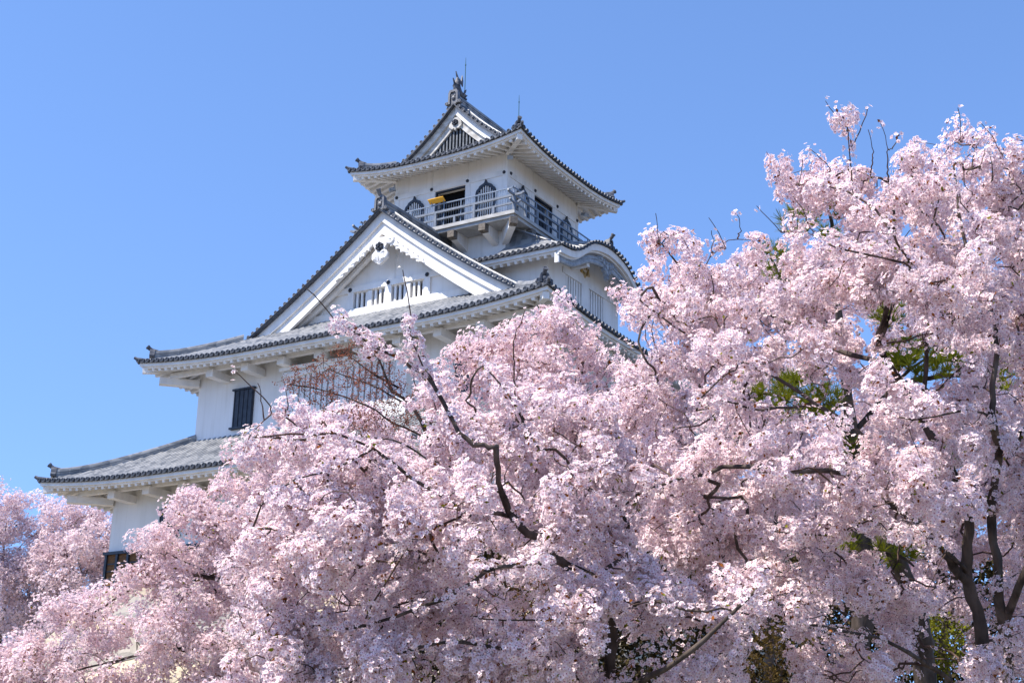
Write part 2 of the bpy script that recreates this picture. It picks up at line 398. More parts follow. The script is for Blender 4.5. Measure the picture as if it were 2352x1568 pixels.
# ---------------------------------------------------------------- top storey
TX0, TX1, TY0, TY1 = -37.8, -31.6, 50.63, 57.25
W = MB()
doorF = [(-35.5, -33.78, 26.76, 29.12)]; doorR = [(53.11, 54.81, 26.76, 29.12)]
wall_x(W, TY0, TX0, TX1, 21.5, 30.6, doorF, .45)
wall_y(W, TX1, TY0, TY1, 21.5, 30.6, doorR, .45)
wall_y(W, TX0, TY0, TY1, 21.5, 30.6, [], .45, 1); wall_x(W, TY1, TX0, TX1, 21.5, 30.6, [], .45, -1)
tower = W.build('top_storey_wall', M['plaster'], castle)
B = MB()
for (z0, z1) in ((29.14, 29.40),):
    B.box(TX0-.04, TX1+.04, TY0-.04, TY0, z0, z1); B.box(TX1, TX1+.04, TY0, TY1+.04, z0, z1)
    B.box(TX0-.04, TX0, TY0, TY1, z0, z1)
for x in (-37.68, -35.68, -33.69, -31.69):
    B.box(x-.13, x+.13, TY0-.018, TY0, 26.76, 29.14)
    B.box(x-.02, x+.02, TY0-.012, TY0, 29.40, 30.45)
for y in (50.72, 52.95, 55.0, 57.16):
    B.box(TX1, TX1+.018, y-.10, y+.13, 26.76, 29.14); B.box(TX1, TX1+.012, y-.02, y+.02, 29.40, 30.45)
B.build('wall_band', M['trim'], tower)
def stud(parent, c, out, r=.085):
    S = MB(); o = np.array(out, float); c = np.array(c, float)
    S.tube([c-o*.01, c+o*.035, c+o*.055], [r, r, r*.55], 6); S.tube([c+o*.05, c+o*.085], [r*.32, r*.25], 6)
    S.build('stud', M['black'], parent)
for x in (-37.68, -35.68, -33.69, -31.72): stud(tower, (x, TY0-.04, 29.27), (0, -1, 0))
for y in (50.90, 53.08, 55.17, 57.12): stud(tower, (TX1+.04, y, 29.30), (1, 0, 0))

def doorway(front, a0, a1):
    B = MB(); K = MB()
    def bx(u0, u1, w0, w1, z0, z1, mb):
        if front: mb.box(u0, u1, TY0+w0, TY0+w1, z0, z1)
        else: mb.box(TX1-w1, TX1-w0, u0, u1, z0, z1)
    bx(a0-.05, a1+.05, .46, .5, 26.7, 29.2, K)
    d = K.build('doorway', M['dark'], castle)
    for (u0, u1) in ((a0, a0+.07), (a1-.07, a1)): bx(u0, u1, .02, .14, 26.76, 29.12, B)
    bx(a0+.07, a1-.07, .02, .14, 29.04, 29.12, B)
    B.build('frame', M['black'], d)
    w = (a1-a0-.14)/4
    for i in (0, 3):
        P = MB(); u = a0+.07+i*w; bx(u, u+w-.02, .2, .25, 26.76, 28.3, P)
        for k in range(4): bx(u+.04+k*w/4.4, u+.07+k*w/4.4, .17, .2, 26.8, 28.25, P)
        P.build('door_leaf', M['black'], d)
doorway(True, -35.5, -33.78); doorway(False, 53.11, 54.81)

def bell_window(c, top, front):
    """cusped bell-shaped window standing proud of the wall"""
    half = [(0, 0), (.035, -.10), (.08, -.19), (.20, -.235), (.32, -.30), (.38, -.40), (.47, -.47), (.52, -.60), (.53, -.85), (.54, -1.4), (.60, -2.05)]
    inn = [(0, -.30), (.03, -.31), (.09, -.33), (.16, -.36), (.24, -.42), (.29, -.50), (.36, -.57), (.40, -.68), (.41, -.85), (.42, -1.4), (.45, -1.95)]
    out = [(-a, b) for a, b in half[::-1]]+half[1:]; inp = [(-a, b) for a, b in inn[::-1]]+inn[1:]
    if front: f = lambda a, b, d: np.array((c+a, TY0-.018-d, top+b))
    else: f = lambda a, b, d: np.array((TX1+.018+d, c+a, top+b))
    K = MB(); K.prism(out, 0, .02, f); w = K.build('bell_window', M['dark'], castle)
    F = MB(); n = len(out)
    vs = [f(*p, .02) for p in out]+[f(*p, .02) for p in inp]+[f(*p, .10) for p in out]+[f(*p, .09) for p in inp]; fs = []
    for i in range(n-1):
        j = i+1; fs += [(2*n+i, 2*n+j, 3*n+j, 3*n+i), (i, j, 2*n+j, 2*n+i), (n+i, 3*n+i, 3*n+j, n+j)]
    F.add(vs, fs); F.build('frame', M['black'], w)
    L = MB()
    for k in range(7):
        a = -.36+.12*k; zt = np.interp(abs(a), [q[0] for q in inn], [q[1] for q in inn])
        L.prism([(a-.024, -1.95), (a+.024, -1.95), (a+.024, zt-.02), (a-.024, zt-.02)], .025, .06, f)
    L.build('lattice', M['trim'], w)
bell_window(-32.67, 29.12, True); bell_window(-36.62, 29.12, True)
bell_window(51.95, 29.12, False); bell_window(56.05, 29.12, False)

# floodlights under the eaves
for (p, o) in (((-31.25, 50.3, 29.75), (.5, -.7)), ((-37.55, 50.2, 29.55), (-.7, -.5)), ((-31.2, 57.1, 29.55), (.7, -.2))):
    F = MB(); p = np.array(p); o3 = np.array((o[0], o[1], -.3)); o3 = o3/np.linalg.norm(o3)
    F.bar(p+np.array((0, 0, .22)), p, .04, .04, (1, 0, 0)); F.bar(p-o3*.05, p+o3*.22, .22, .14); F.bar(p+o3*.22, p+o3*.25, .26, .17)
    F.build('floodlight', M['greytrim'], castle)

# balcony
X0, X1, Y0, Y1, ZF = -38.97, -30.43, 49.43, 58.45, 26.76
B = MB()
def ring_box(mb, x0, x1, y0, y1, t, z0, z1):
    mb.box(x0, x1, y0, y0+t, z0, z1); mb.box(x0, x1, y1-t, y1, z0, z1); mb.box(x0, x0+t, y0+t, y1-t, z0, z1); mb.box(x1-t, x1, y0+t, y1-t, z0, z1)
ring_box(B, X0, X1, Y0, Y1, 1.19, 26.60, ZF)
ring_box(B, X0+.06, X1-.06, Y0+.06, Y1-.06, 1.12, 26.43, 26.598)
ring_box(B, X0-.02, X1+.02, Y0-.02, Y1+.02, .05, 26.58, 26.66)
balcony = B.build('balcony', M['concrete'], castle)
R = MB(); P = MB(); S = MB()
for (z, ov, t) in ((27.46, .42, .10), (27.10, .26, .08)):
    for y in (Y0+.05, Y1-.05):
        R.bar((X0+.05-ov, y, z), (X1-.05+ov, y, z), t*.8, t)
        for (xe, s) in ((X0+.05-ov, -1), (X1-.05+ov, 1)): R.bar((xe-s*.04, y, z+.015), (xe+s*.10, y, z+.06), t*.84, t*.96)
    for x in (X0+.05, X1-.05):
        R.bar((x, Y0+.05-ov, z+.012), (x, Y1-.05+ov, z+.012), t*.8, t)
        for (ye, s) in ((Y0+.05-ov, -1), (Y1-.05+ov, 1)): R.bar((x, ye-s*.04, z+.025), (x, ye+s*.10, z+.07), t*.84, t*.96)
for k in range(9):
    for y in (Y0+.05, Y1-.05):
        x = X1-.05-k*1.035
        R.box(x-.055, x+.055, y-.055, y+.055, ZF, 27.44 if k in (0, 8) else 27.41 if k % 2 == 0 else 27.08)
for k in range(1, 9):
    for x in (X0+.05, X1-.05):
        y = Y0+.05+k*.99
        R.box(x-.055, x+.055, y-.055, y+.055, ZF, 27.41 if k % 2 == 0 else 27.08)
R.build('railing', M['railing'], balcony)
for z in (27.87,):
    S.bar((X0, Y0+.12, z), (X1, Y0+.12, z), .05, .05); S.bar((X0, Y1-.12, z), (X1, Y1-.12, z), .05, .05)
    S.bar((X0+.12, Y0, z+.003), (X0+.12, Y1, z+.003), .05, .05); S.bar((X1-.12, Y0, z+.003), (X1-.12, Y1, z+.003), .05, .05)
for k in range(10):
    x = X1-.12-k*.92; y = Y0+.12+k*.975
    for yy in (Y0+.12, Y1-.12): S.box(x-.02, x+.02, yy-.02, yy+.02, ZF, 27.86)
    if 0 < k < 9:
        for xx in (X0+.12, X1-.12): S.box(xx-.02, xx+.02, y-.02, y+.02, ZF, 27.86)
S.build('safety_rail', M['steel'], balcony)
# wire mesh behind the rail
N = MB()
for k in range(62): x = X0+.3+k*.13; N.box(x-.006, x+.006, Y0+.155, Y0+.162, ZF+.05, 27.84)
for k in range(66): y = Y0+.3+k*.13; N.box(X1-.162, X1-.155, y-.006, y+.006, ZF+.05, 27.84)
N.build('wire_mesh', M['steel'], balcony)
Kb = [((x, TY0, 0), (x, Y0+.04, 0)) for x in (-32.1, -33.75, -35.5, -37.25)] + [((TX1, y, 0), (X1-.04, y, 0)) for y in (51.15, 52.8, 54.5, 56.2)] + \
     [((TX1, TY0, 0), (X1-.02, Y0+.02, 0)), ((TX0, TY0, 0), (X0+.02, Y0+.02, 0))]
for (p, q) in Kb:
    p = np.array(p, float); q = np.array(q, float); d = (q-p)/np.linalg.norm(q-p); a = np.cross(d, (0, 0, 1.)); B = MB()
    L = np.linalg.norm(q-p)
    f = lambda u, v, w: p + d*u + a*w + np.array((0, 0, 26.0+v))
    B.prism([(-.05, -.25), (L*.55, -.03), (L-.26, .05), (L-.26, .428), (-.05, .428)], -.15, .15, f)
    c = B.build('corbel', M['plaster'], balcony)
    B = MB(); B.prism([(L-.27, .06), (L+.04, .10), (L+.04, .424), (L-.27, .424)], -.17, .17, f); B.build('beam_end', M['oldwood'], c)
# yellow board on the rail
B = MB(); f = lambda u, v, w: np.array((u, Y0+.06-v, 27.93+v*.62+w)); B.prism([(-34.96, 0), (-34.12, 0), (-34.12, .22), (-34.96, .22)], 0, .03, f)
yb = B.build('information_board', M['yellow'])
tag(yb, 'yellow slanted board mounted on the balcony rail before the doorway', 'board')
for x in (-34.85, -34.2): B = MB(); B.bar((x, Y0+.12, 27.86), (x, Y0-.02, 28.0), .03, .03); B.build('bracket', M['steel'], yb)

# top roof
hT = lambda d: 30.07+.37*d+.076*d*d
roofT, ST = irimoya('top_roof', -34.69, 4.76, 49.08, 58.72, hT, .40, 4.2, 3.2, (1.55, 1.66), 30.36, 1.58, 2.05)
YV = 50.66
verge(roofT, -34.69, 4.76, hT, YV, 0, 1.75)
verge(roofT, -34.69, 4.76, hT, 57.14, 0, 1.75, sgn=1)
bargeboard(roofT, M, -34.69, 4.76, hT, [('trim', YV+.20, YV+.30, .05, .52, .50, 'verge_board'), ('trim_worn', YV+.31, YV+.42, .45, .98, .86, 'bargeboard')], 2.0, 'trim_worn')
G = MB()
poly = [(-34.69+sx*(4.76-d), hT(d)-.7) for sx, ds in ((-1, np.linspace(2.1, 4.76, 8)), (1, np.linspace(4.76, 2.1, 8))) for d in ds]
G.prism(poly, 51.12, 51.2, lambda a, b, d: np.array((a, d, b)))
gw = G.build('gable_lattice_backing', M['dark'], roofT)
L = MB(); x = -36.9
while x < -32.4:
    zt = hT(4.76-abs(x+34.69))-.8
    if zt > 31.35: L.box(x-.04, x+.04, 51.04, 51.11, 31.2, zt)
    x += .185
L.build('gable_lattice', M['gable_bars'], roofT)
B = MB(); f = lambda a, b, d: np.array((-34.69+a, d, 32.62+b))
B.prism([(-.30, .25), (.30, .25), (.36, -.18), (.18, -.32), (.06, -.28), (0, -.42), (-.06, -.28), (-.18, -.32), (-.36, -.18)], YV+.22, YV+.34, f)
pen = B.build('gable_pendant', M['trim_worn'], roofT)
def hexboss(parent, c, r):
    S = MB(); c = np.array(c, float)
    for k in range(6):
        t = math.pi*2*k/6+.5; p = c+np.array((math.cos(t)*r*.62, 0, math.sin(t)*r*.62)); S.tube([p+np.array((0, .02, 0)), p-np.array((0, .06, 0)), p-np.array((0, .09, 0))], [r*.42, r*.4, r*.2], 7)
    S.tube([c, c-np.array((0, .13, 0))], [r*.35, r*.22], 7); S.build('flower_boss', M['black'], parent)
hexboss(pen, (-34.69, YV+.22, 32.62), .17)
def main_ridge(roof, xc, ya, yb, z, w, h, orn, both=True):
    R = MB(); ridge_sweep(R, [np.array((xc, y, z)) for y in np.linspace(ya, yb, 10)], (1, 0, 0), w, h); R.build('ridge', M['tile'], roof, smooth=math.radians(40))
    O = MB(); ornament(O, (xc, ya-.02, z-.10), (0, -1), *orn); O.build('ridge_ornament', M['tile_ring'], roof, smooth=math.radians(40))
main_ridge(roofT, -34.69, YV+.06, 57.1, hT(4.76)+.05, .42, .50, (.62, .72, False))

def shachi(y, s):
    """mythical tiger-headed carp: head on the ridge, body arched up, forked tail"""
    B = MB(); z0 = hT(4.76)+.55; x = -34.69
    P = [(.62, .10), (.50, .14), (.34, .12), (.16, .16), (.03, .32), (-.02, .50), (.0, .66), (.03, .80), (.05, .90)]
    Rr = [.06, .13, .17, .19, .19, .165, .13, .10, .07]
    B.tube([(x, y+s*a, z0+b) for a, b in P], Rr, 10)
    f = lambda a, b, d: np.array((x+d, y+s*a, z0+b))
    B.prism([(.02, .86), (-.06, .98), (-.12, 1.18), (-.02, 1.04), (.06, .96)], -.03, .03, f)       # tail lobes
    B.prism([(.04, .84), (.18, .92), (.34, .84), (.42, 1.20), (.50, .92), (.48, .62), (.36, .74), (.2, .76)], -.03, .03, f)
    B.prism([(-.10, .30), (-.22, .44), (-.34, .72), (-.20, .58), (-.08, .50)], -.03, .03, f)       # back fin
    B.prism([(.14, .30), (.24, .52), (.30, .70), (.20, .62), (.10, .50)], -.02, .02, f)
    for sx in (-1, 1):
        B.prism([(.30, .10), (.38, .34), (.52, .44), (.46, .22)], sx*.17, sx*.22, f)                # gill fins
        B.tube([f(.54, .22, sx*.09), f(.60, .24, sx*.10)], [.05, .03], 6)                            # eyes
    B.prism([(.55, .04), (.75, .0), (.78, .08), (.60, .12)], -.10, .10, f)                           # jaw
    B.prism([(.55, .18), (.72, .16), (.82, .30), (.66, .26)], -.09, .09, f)
    for k in range(3): B.tube([f(-.02+.02*k, .40+.10*k, 0), f(.0+.02*k, .44+.10*k, 0)], Rr[5]+.035-.02*k, 10)
    B.build('fish_ornament', M['clay'], roofT, smooth=math.radians(35))
shachi(YV+.25, 1); shachi(56.95, -1)
for (x, y, zb, zt) in ((-34.69, 51.6, 34.0, 36.4), (-34.69, 56.6, 33.9, 36.7)):
    B = MB(); B.tube([(x, y, zb), (x, y, zt-.4), (x, y, zt)], [.022, .018, .008], 6)
    B.tube([(x, y, zb), (x, y, zb+.12)], [.07, .04], 8); B.tube([(x, y, zt-.42), (x, y, zt-.38)], .035, 6)
    r_ = B.build('lightning_rod', M['rod'], castle)

# ---------------------------------------------------------------- curved-gable bay on the right
KX, KW = -28.2, -29.4
KN = [0, 1, 1.7, 2.07, 2.4, 2.8, 3.1, 3.5, 4.0, 4.8, 9]; KZ = [26.22, 26.10, 25.90, 25.70, 25.46, 25.2, 25.02, 24.92, 24.86, 24.80, 24.8]
YK = 54.3; KY0, KY1 = 49.7, 58.9
def zk(y): return float(np.interp(abs(y-YK), KN, KZ))
def zks(y): return sum(zk(y+o)*w for o, w in ((-.3, .2), (-.15, .2), (0, .2), (.15, .2), (.3, .2)))
def kb(y): return min(1, max(0, (zks(y)-24.8)/1.42))
def ksurf(x, y):
    d = KX-x; return zks(y)+d*(.5*(1-kb(y))+.04)
T, E, B = MB(), MB(), MB()
ys = np.linspace(KY0, KY1, 40)
T.grid([[np.array((x, y, min(ksurf(x, y), 24.86+.5*(y-KY0+.001)*1.6+9*(y > 50.7)))) for x in np.linspace(KX, TX1, 8)] for y in ys])
y = KY0+.12
while y < KY1:
    T.rib([(x, y, ksurf(x, y)+.012) for x in np.linspace(KX+.08, TX1 if y > 50.6 else KX-(y-KY0), 5)], (0, 1, 0), .078)
    E.endtile((KX+.10, y, zks(y)+.03), (1, 0, 0), .09, .1); 
    y += .285
SF = Side((-37.5, KY0), (1, 0), (0, 1), -KX*-1+37.5 if False else 37.5+KX, lambda d: 24.80+.5*d, 0.0, 1, 1)
tile_side(T, E, SF, lambda a: min(.93, SF.L-a), [(0, SF.L)], steps=4)
bay = T.build('curved_gable_roof', M['tile'], castle, smooth=math.radians(40)); E.build('eave_end_tiles', M['tile_end'], bay, smooth=math.radians(40))
for (x_, zt, zb, th) in ((KX-.10, -.05, -.36, .1), (KX-.22, -.14, -.44, .1)):
    B.sweep([(x_, y, zks(y)) for y in np.linspace(KY0+.08, KY1-.08, 60)], [(-th/2, zb), (th/2, zb), (th/2, zt), (-th/2, zt)], (1, 0, 0))
for (d0, zt, zb) in ((.06, -.05, -.22), (.16, -.12, -.30)):
    B.box(-37.5, KX-.06-d0, KY0+d0, KY0+d0+.1, 24.8+zb, 24.8+zt)
B.grid([[(x, KY0+.25, 24.5), (x, 50.66, 24.95)] for x in (-37.5, -28.5)])
x = -28.75
while x > -33.5:
    B.bar((x, KY0+.2, 24.44), (x, 50.66, 24.85), .13, .15); x -= .37
B.grid([[(KX-.26, y, zks(y)-.3), (KW, y, zks(y)-.25)] for y in np.linspace(KY0+.3, KY1, 50)])
B.build('eaves', M['trim'], bay)
B = MB()    # grey carved strip under the curved eave
B.sweep([(KX-.30, y, zks(y)-.30*kb(y)-.34) for y in np.linspace(KY0+.12, KY1-.1, 60)], [(-.06, -.34), (.06, -.34), (.09, -.28), (.06, -.05), (.06, .02), (-.06, .02)], (1, 0, 0))
B.sweep([(KX-.27, y, zks(y)-.30*kb(y)-.44) for y in np.linspace(KY0+.14, KY1-.1, 60)], [(-.06, -.03), (.075, -.03), (.075, .03), (-.06, .03)], (1, 0, 0))
B.build('carved_board', M['greytrim'], bay)
B = MB(); B.box(KX-.40, KX-.2, KY0+.10, KY0+.2, 24.05, 24.5); B.build('board_end', M['trim'], bay)
B = MB(); f = lambda a, b, d: np.array((KX-.28+d, YK+a, 25.5+b))
for (a, b, r) in ((0, -.15, .3), (-.3, -.05, .22), (.3, -.05, .22), (0, -.45, .24), (-.55, .05, .18), (.55, .05, .18), (0, -.68, .14), (-.2, -.35, .17), (.2, -.35, .17), (-.8, .0, .14), (.8, .0, .14)):
    B.tube([f(a, b, -.06), f(a, b, .05), f(a, b, .09)], [r, r*.9, r*.4], 9)
    for k in range(5):
        t = k*1.256; B.tube([f(a+math.cos(t)*r*.6, b+math.sin(t)*r*.6, .04), f(a+math.cos(t)*r*.6, b+math.sin(t)*r*.6, .12)], [r*.3, r*.15], 6)
B.build('carved_pendant', M['greytrim'], bay)
R = MB(); ridge_sweep(R, [np.array((x, YK, ksurf(x, YK)+.02)) for x in (KX-.12, KX-1.2, TX1+.3)], (0, 1, 0), .34, .30); R.build('ridge', M['tile'], bay, smooth=.7)
O = MB(); ornament(O, (KX-.1, YK, zks(YK)+.02), (1, 0), .46, .42, True, .24); O.build('ridge_ornament', M['clay'], bay, smooth=.7)
Wm = MB()
lat = [(52.22, 53.62, 23.1, 24.47), (54.28, 55.75, 23.1, 24.47)]
wall_y(Wm, KW, 50.64, 57.25, 21.5, 25.0, lat, .3); Wm.box(TX1+.0, KW-.31, 50.64, 50.66, 21.5, 25.0); wall_x(Wm, 50.64, KW-.31, KW, 21.5, 25.0, [])
Wm.grid([[(KW, y, 25.0), (KW, y, zks(y)-.2)] for y in np.linspace(50.64, 57.25, 40)])
bw = Wm.build('bay_wall', M['plaster'], castle)
B = MB(); B.box(KW, KW+.05, 51.9, 57.2, 24.47, 24.74); B.box(KW, KW+.05, 53.62, 54.28, 22.9, 24.47); B.box(KW-.1, KX-.35, 52.6, 52.85, 24.86, 25.08); B.build('wall_band', M['trim'], bw)
for (a, b, c, d) in lat:
    B = MB(); B.box(KW-.32, KW-.30, a-.05, b+.05, c-.05, d+.05); w = B.build('lattice_window', M['dark'], castle)
    B = MB(); n = 6
    for k in range(n):
        y = a+(k+.5)*(b-a)/n+.02; B.box(KW-.12, KW-.02, y-.075, y+.075, c, d)
    B.build('lattice', M['trim'], w)
B = MB(); f = lambda a, b, d: np.array((KW+d, 53.95+a, 25.25+b))    # gilt leaf crest
for (a, b, ang) in ((0, -.12, -1.57), (-.2, -.05, -2.5), (.2, -.05, -.64)):
    pts = [(a+math.cos(ang+t)*.26*(1-.35*abs(math.sin(2*t))), b+math.sin(ang+t)*.26*(1-.35*abs(math.sin(2*t)))) for t in np.linspace(-1.6, 1.6, 11)]
    B.prism(pts+[(a, b)], -.005, .05, f)
for (a, hgt) in ((-.17, .3), (0, .42), (.17, .3)):
    for k in range(4): B.tube([f(a, .06+hgt*k/4, 0), f(a, .06+hgt*k/4, .06)], [.055-.008*k, .03], 7)
B.build('gilt_crest', M['gilt'], bw)

# ---------------------------------------------------------------- second storey and its big front gable
h2 = lambda d: 19.52+.5*d+.0148*d*d
W2, F2 = 10.18, 42.25
roof2, S2 = irimoya('gabled_roof', XC, W2, F2, 65.6, h2, .38, 6.5, 4.0, (1.9, 1.9), 19.85, 3.1, 4.1)
YG = 45.40
verge(roof2, XC, W2, h2, YG, 0, 3.3)
bargeboard(roof2, M, XC, W2, h2, [('trim', YG+.20, YG+.32, .05, .52, .56, 'verge_board'), ('trim', YG+.30, YG+.42, .50, .98, 1.10, 'bargeboard'), ('trim', YG+.25, YG+.40, .98, 1.07, 1.22, 'bargeboard_moulding')], 3.55)
main_ridge(roof2, XC, YG+.06, 50.7, h2(W2)+.02, .46, .50, (.58, .66, True, .26))
B = MB()   # boarded soffit behind the bargeboards
for sx in (-1, 1):
    B.grid([[(XC+sx*(W2-d), YG+.36, h2(d)-.93), (XC+sx*(W2-d), 46.42, h2(d)-.88)] for d in np.linspace(3.4, W2, 20)])
for sx in (-1, 1):
    for dd in (.35, .5):
        B.sweep([(XC+sx*(W2-d), 46.22-(dd-.35), h2(d)-.88-dd*.4) for d in np.linspace(5.2, W2, 14)], [(-.06, -.10), (.06, -.10), (.06, .1), (-.06, .1)], (0, 1, 0))
for x in (XC-4.05, XC+4.05): B.box(x-.14, x+.14, YG+.45, 46.4, 21.95+.25, 22.55)
B.build('gable_soffit', M['trim'], roof2)
Gw = MB(); holes = [(XC-1.86, XC-.14, 22.18, 22.9), (XC+.14, XC+1.86, 22.18, 22.9)]
y = 46.38
wall_x(Gw, y, XC-1.95, XC+1.95, 21.6, 22.96, holes, .3)
poly = [(XC+sx*(W2-d), h2(d)-.75) for sx, ds in ((-1, np.linspace(4.6, W2, 14)), (1, np.linspace(W2, 4.6, 14)[1:])) for d in ds]
up_ = [(a, b) for a, b in poly if b > 22.96]; xl = min(a for a, b in up_); xr = max(a for a, b in up_)
Gw.add([(a, y, b) for a, b in [(xl-.9, 22.96)]+up_+[(xr+.9, 22.96)]], [tuple(range(len(up_)+2))])
for sx in (-1, 1):
    e = [(XC+sx*1.95, 21.6), (XC+sx*6.1, 21.6), (XC+sx*5.4, 22.0), (XC+sx*4.6, 22.5), (XC+sx*3.6, 22.96), (XC+sx*1.95, 22.96)]
    Gw.add([(a, y, b) for a, b in e], [tuple(range(6))])
gwall = Gw.build('gable_wall', M['plaster'], castle)
B = MB()
B.box(XC-4.3, XC+4.3, y-.10, y, 22.93, 23.19)
for x in (XC, XC-2.0, XC+2.0): B.box(x-.15, x+.15, y-.09, y, 22.18, 22.93)
for x in (XC-1.0, XC+1.0): B.box(x-.11, x+.11, y-.05, y+.12, 22.18, 22.9)
B.box(XC-5.2, XC+5.2, y-.11, y, 21.84, 22.16); B.box(XC+.25-.03, XC+.25+.03, y-.012, y, 23.19, 24.6)
for x in (XC-3.6, XC+3.55): B.box(x-.06, x+.06, y-.03, y, 22.16, 22.93)
B.build('wall_band', M['trim'], gwall)
for x in (XC-2.02, XC, XC+2.0): stud(gwall, (x, y-.10, 23.06), (0, -1, 0), .10)
B = MB(); B.box(XC-6, XC+6, y-.14, y-.115, 21.5, 21.80); B.build('flashing', M['greytrim'], gwall)
for (a, b, c, d) in holes:
    B = MB(); B.box(a-.04, b+.04, y+.3, y+.32, c-.04, d+.04); w = B.build('lattice_window', M['dark'], castle)
    m = (a+b)/2
    for (u0, u1) in ((a, m-.11), (m+.11, b)):
        B = MB()
        for k in range(3):
            x = u0+(k+.62)*(u1-u0)/3.05; B.box(x-.055, x+.055, y+.02, y+.12, c, d)
        B.build('lattice', M['trim'], w)
# carved pendant and its wings
f = lambda a, b, d: np.array((XC+a, YG+.22-d, 24.42+b))
B = MB()
B.prism([(-.30, .45), (.30, .45), (.34, .1), (.22, -.1), (.40, -.28), (.40, -.5), (.2, -.66), (.0, -.78), (-.2, -.66), (-.40, -.5), (-.40, -.28), (-.22, -.1), (-.34, .1)], -.1, .06, f)
for sx in (-1, 1):
    def spiral(cx, cz, r0, turns, rot, w):
        pts = [f(cx+sx*math.cos(rot+t)*r0*(1-t/(turns*6.283)*.8), cz+math.sin(rot+t)*r0*(1-t/(turns*6.283)*.8), .08) for t in np.linspace(0, turns*6.283, 16)]
        B.tube(pts, [w*(1-.5*k/15) for k in range(16)], 6)
    spiral(.24, -.36, .20, 1.4, -1.2, .06); spiral(.56, .22, .17, 1.4, 2.6, .055)
    for k in range(4): B.tube([f(sx*.05*k, -.20-.02*k, .06), f(sx*(.06+.07*k), -.52-.02*(3-k), .09), f(sx*(.03+.09*k), -.72+.05*k, .06)], [.03, .035, .02], 6)
    for k in range(7):    # leafy wings along the lower edge of the bargeboards
        a = .45+k*.27; dd = W2-a; zc = h2(dd)-1.10-24.42
        B.prism([(sx*(a-.2), zc+.20), (sx*(a+.16), zc+.06), (sx*(a+.24), zc-.16), (sx*(a+.06), zc-.17+.02*k), (sx*(a-.04), zc-.05), (sx*(a-.16), zc-.14+.02*k)], -.06, .05+.02*(k % 2), f)
pen = B.build('gable_pendant', M['trim'], roof2, smooth=math.radians(30))
hexboss(pen, (XC, YG+.14, 24.44), .2)

X2a, X2b, Y2a, Y2b = -43.0, -26.4, 44.15, 63.7
W = MB()
wall_x(W, Y2a, X2a, X2b, 15.6, 20.1, []); wall_y(W, X2b, Y2a, Y2b, 15.6, 20.1, []); wall_y(W, X2a, Y2a, Y2b, 15.6, 20.1, [], .3, 1); wall_x(W, Y2b, X2a, X2b, 15.6, 20.1, [])
w2 = W.build('second_storey_wall', M['plaster'], castle)
def purlins(y, x0, x1, yb, z, wall_y_, xw0, xw1, nx, x_first, step, sides):
    B = MB(); B.box(x0, x1, y-.1, y+.1, z-.21, z); B.box(x1-.1, x1+.1, y+.1, yb, z-.21, z); B.box(x0-.1, x0+.1, y+.1, yb, z-.21, z)
    B.build('eave_purlin', M['trim'], castle)
    for k in range(nx):
        x = x_first+k*step; B = MB(); B.box(x-.19, x+.19, y-.28, wall_y_, z-.52, z-.212); B.build('eave_bracket', M['trim'], castle)
    for k in range(sides):
        yy = wall_y_+.6+k*step; B = MB(); B.box(xw1, x1+.28, yy-.19, yy+.19, z-.52, z-.212); B.build('eave_bracket', M['trim'], castle)
    for (cx, cw, s) in ((x0, xw0, -1), (x1, xw1, 1)):
        B = MB(); B.bar((cw, wall_y_, z-.36), (cx+s*.35, y-.35, z-.36), .36, .30); B.build('eave_bracket', M['trim'], castle)
purlins(43.3, -43.85, -25.55, 64, 19.47, Y2a, X2a, X2b, 8, -41.7+.3, 2.0*.965, 9)
def shutter(x0, x1, z0, z1, y, parent=castle):
    B = MB(); B.box(x0, x1, y-.10, y, z0, z1); w = B.build('black_shutter_window', M['black'], parent)
    B = MB(); B.box(x0-.08, x1+.08, y-.16, y, z1, z1+.08); B.box(x0-.1, x1+.1, y-.18, y, z0-.08, z0)
    for k in range(5): x = x0+.05+k*(x1-x0-.1)/4; B.box(x-.02, x+.02, y-.125, y-.1, z0, z1)
    B.build('frame', M['black'], w)
shutter(-40.85, -39.8, 16.9, 18.5, Y2a); shutter(-29.65, -28.6, 16.9, 18.5, Y2a)
# projecting lattice bay
B = MB(); yb_ = Y2a-.55
bx0, bx1 = XC-3.1, XC+3.1
holes = [(bx0+.55, XC-.2, 16.9, 18.55), (XC+.2, bx1-.55, 16.9, 18.55)]
wall_x(B, yb_, bx0, bx1, 15.9, 18.8, holes, .3); wall_y(B, bx0, yb_, Y2a, 15.9, 18.8, [], .3, 1); wall_y(B, bx1, yb_, Y2a, 15.9, 18.8, [])
B.box(bx0-.15, bx1+.15, yb_-.15, Y2a, 18.8, 18.95)
for sx in (-1, 1): B.sweep([(XC+sx*u, yb_-.02, 18.66+.09*math.sin(u/3.1*6.28)) for u in np.linspace(.1, 3.1, 14)], [(-.06, -.07), (.06, -.07), (.06, .07), (-.06, .07)], (0, 1, 0))
lb = B.build('lattice_bay_window', M['plaster'], castle)
B = MB(); B.box(bx0+.3, bx1-.3, yb_+.31, yb_+.33, 16.8, 18.7); B.build('opening', M['dark'], lb)
B = MB()
for (a, b, c, d) in holes:
    n = 8
    for k in range(n): x = a+(k+.5)*(b-a)/n; B.box(x-.105, x+.105, yb_+.02, yb_+.14, c, d)
B.build('lattice', M['trim'], lb)

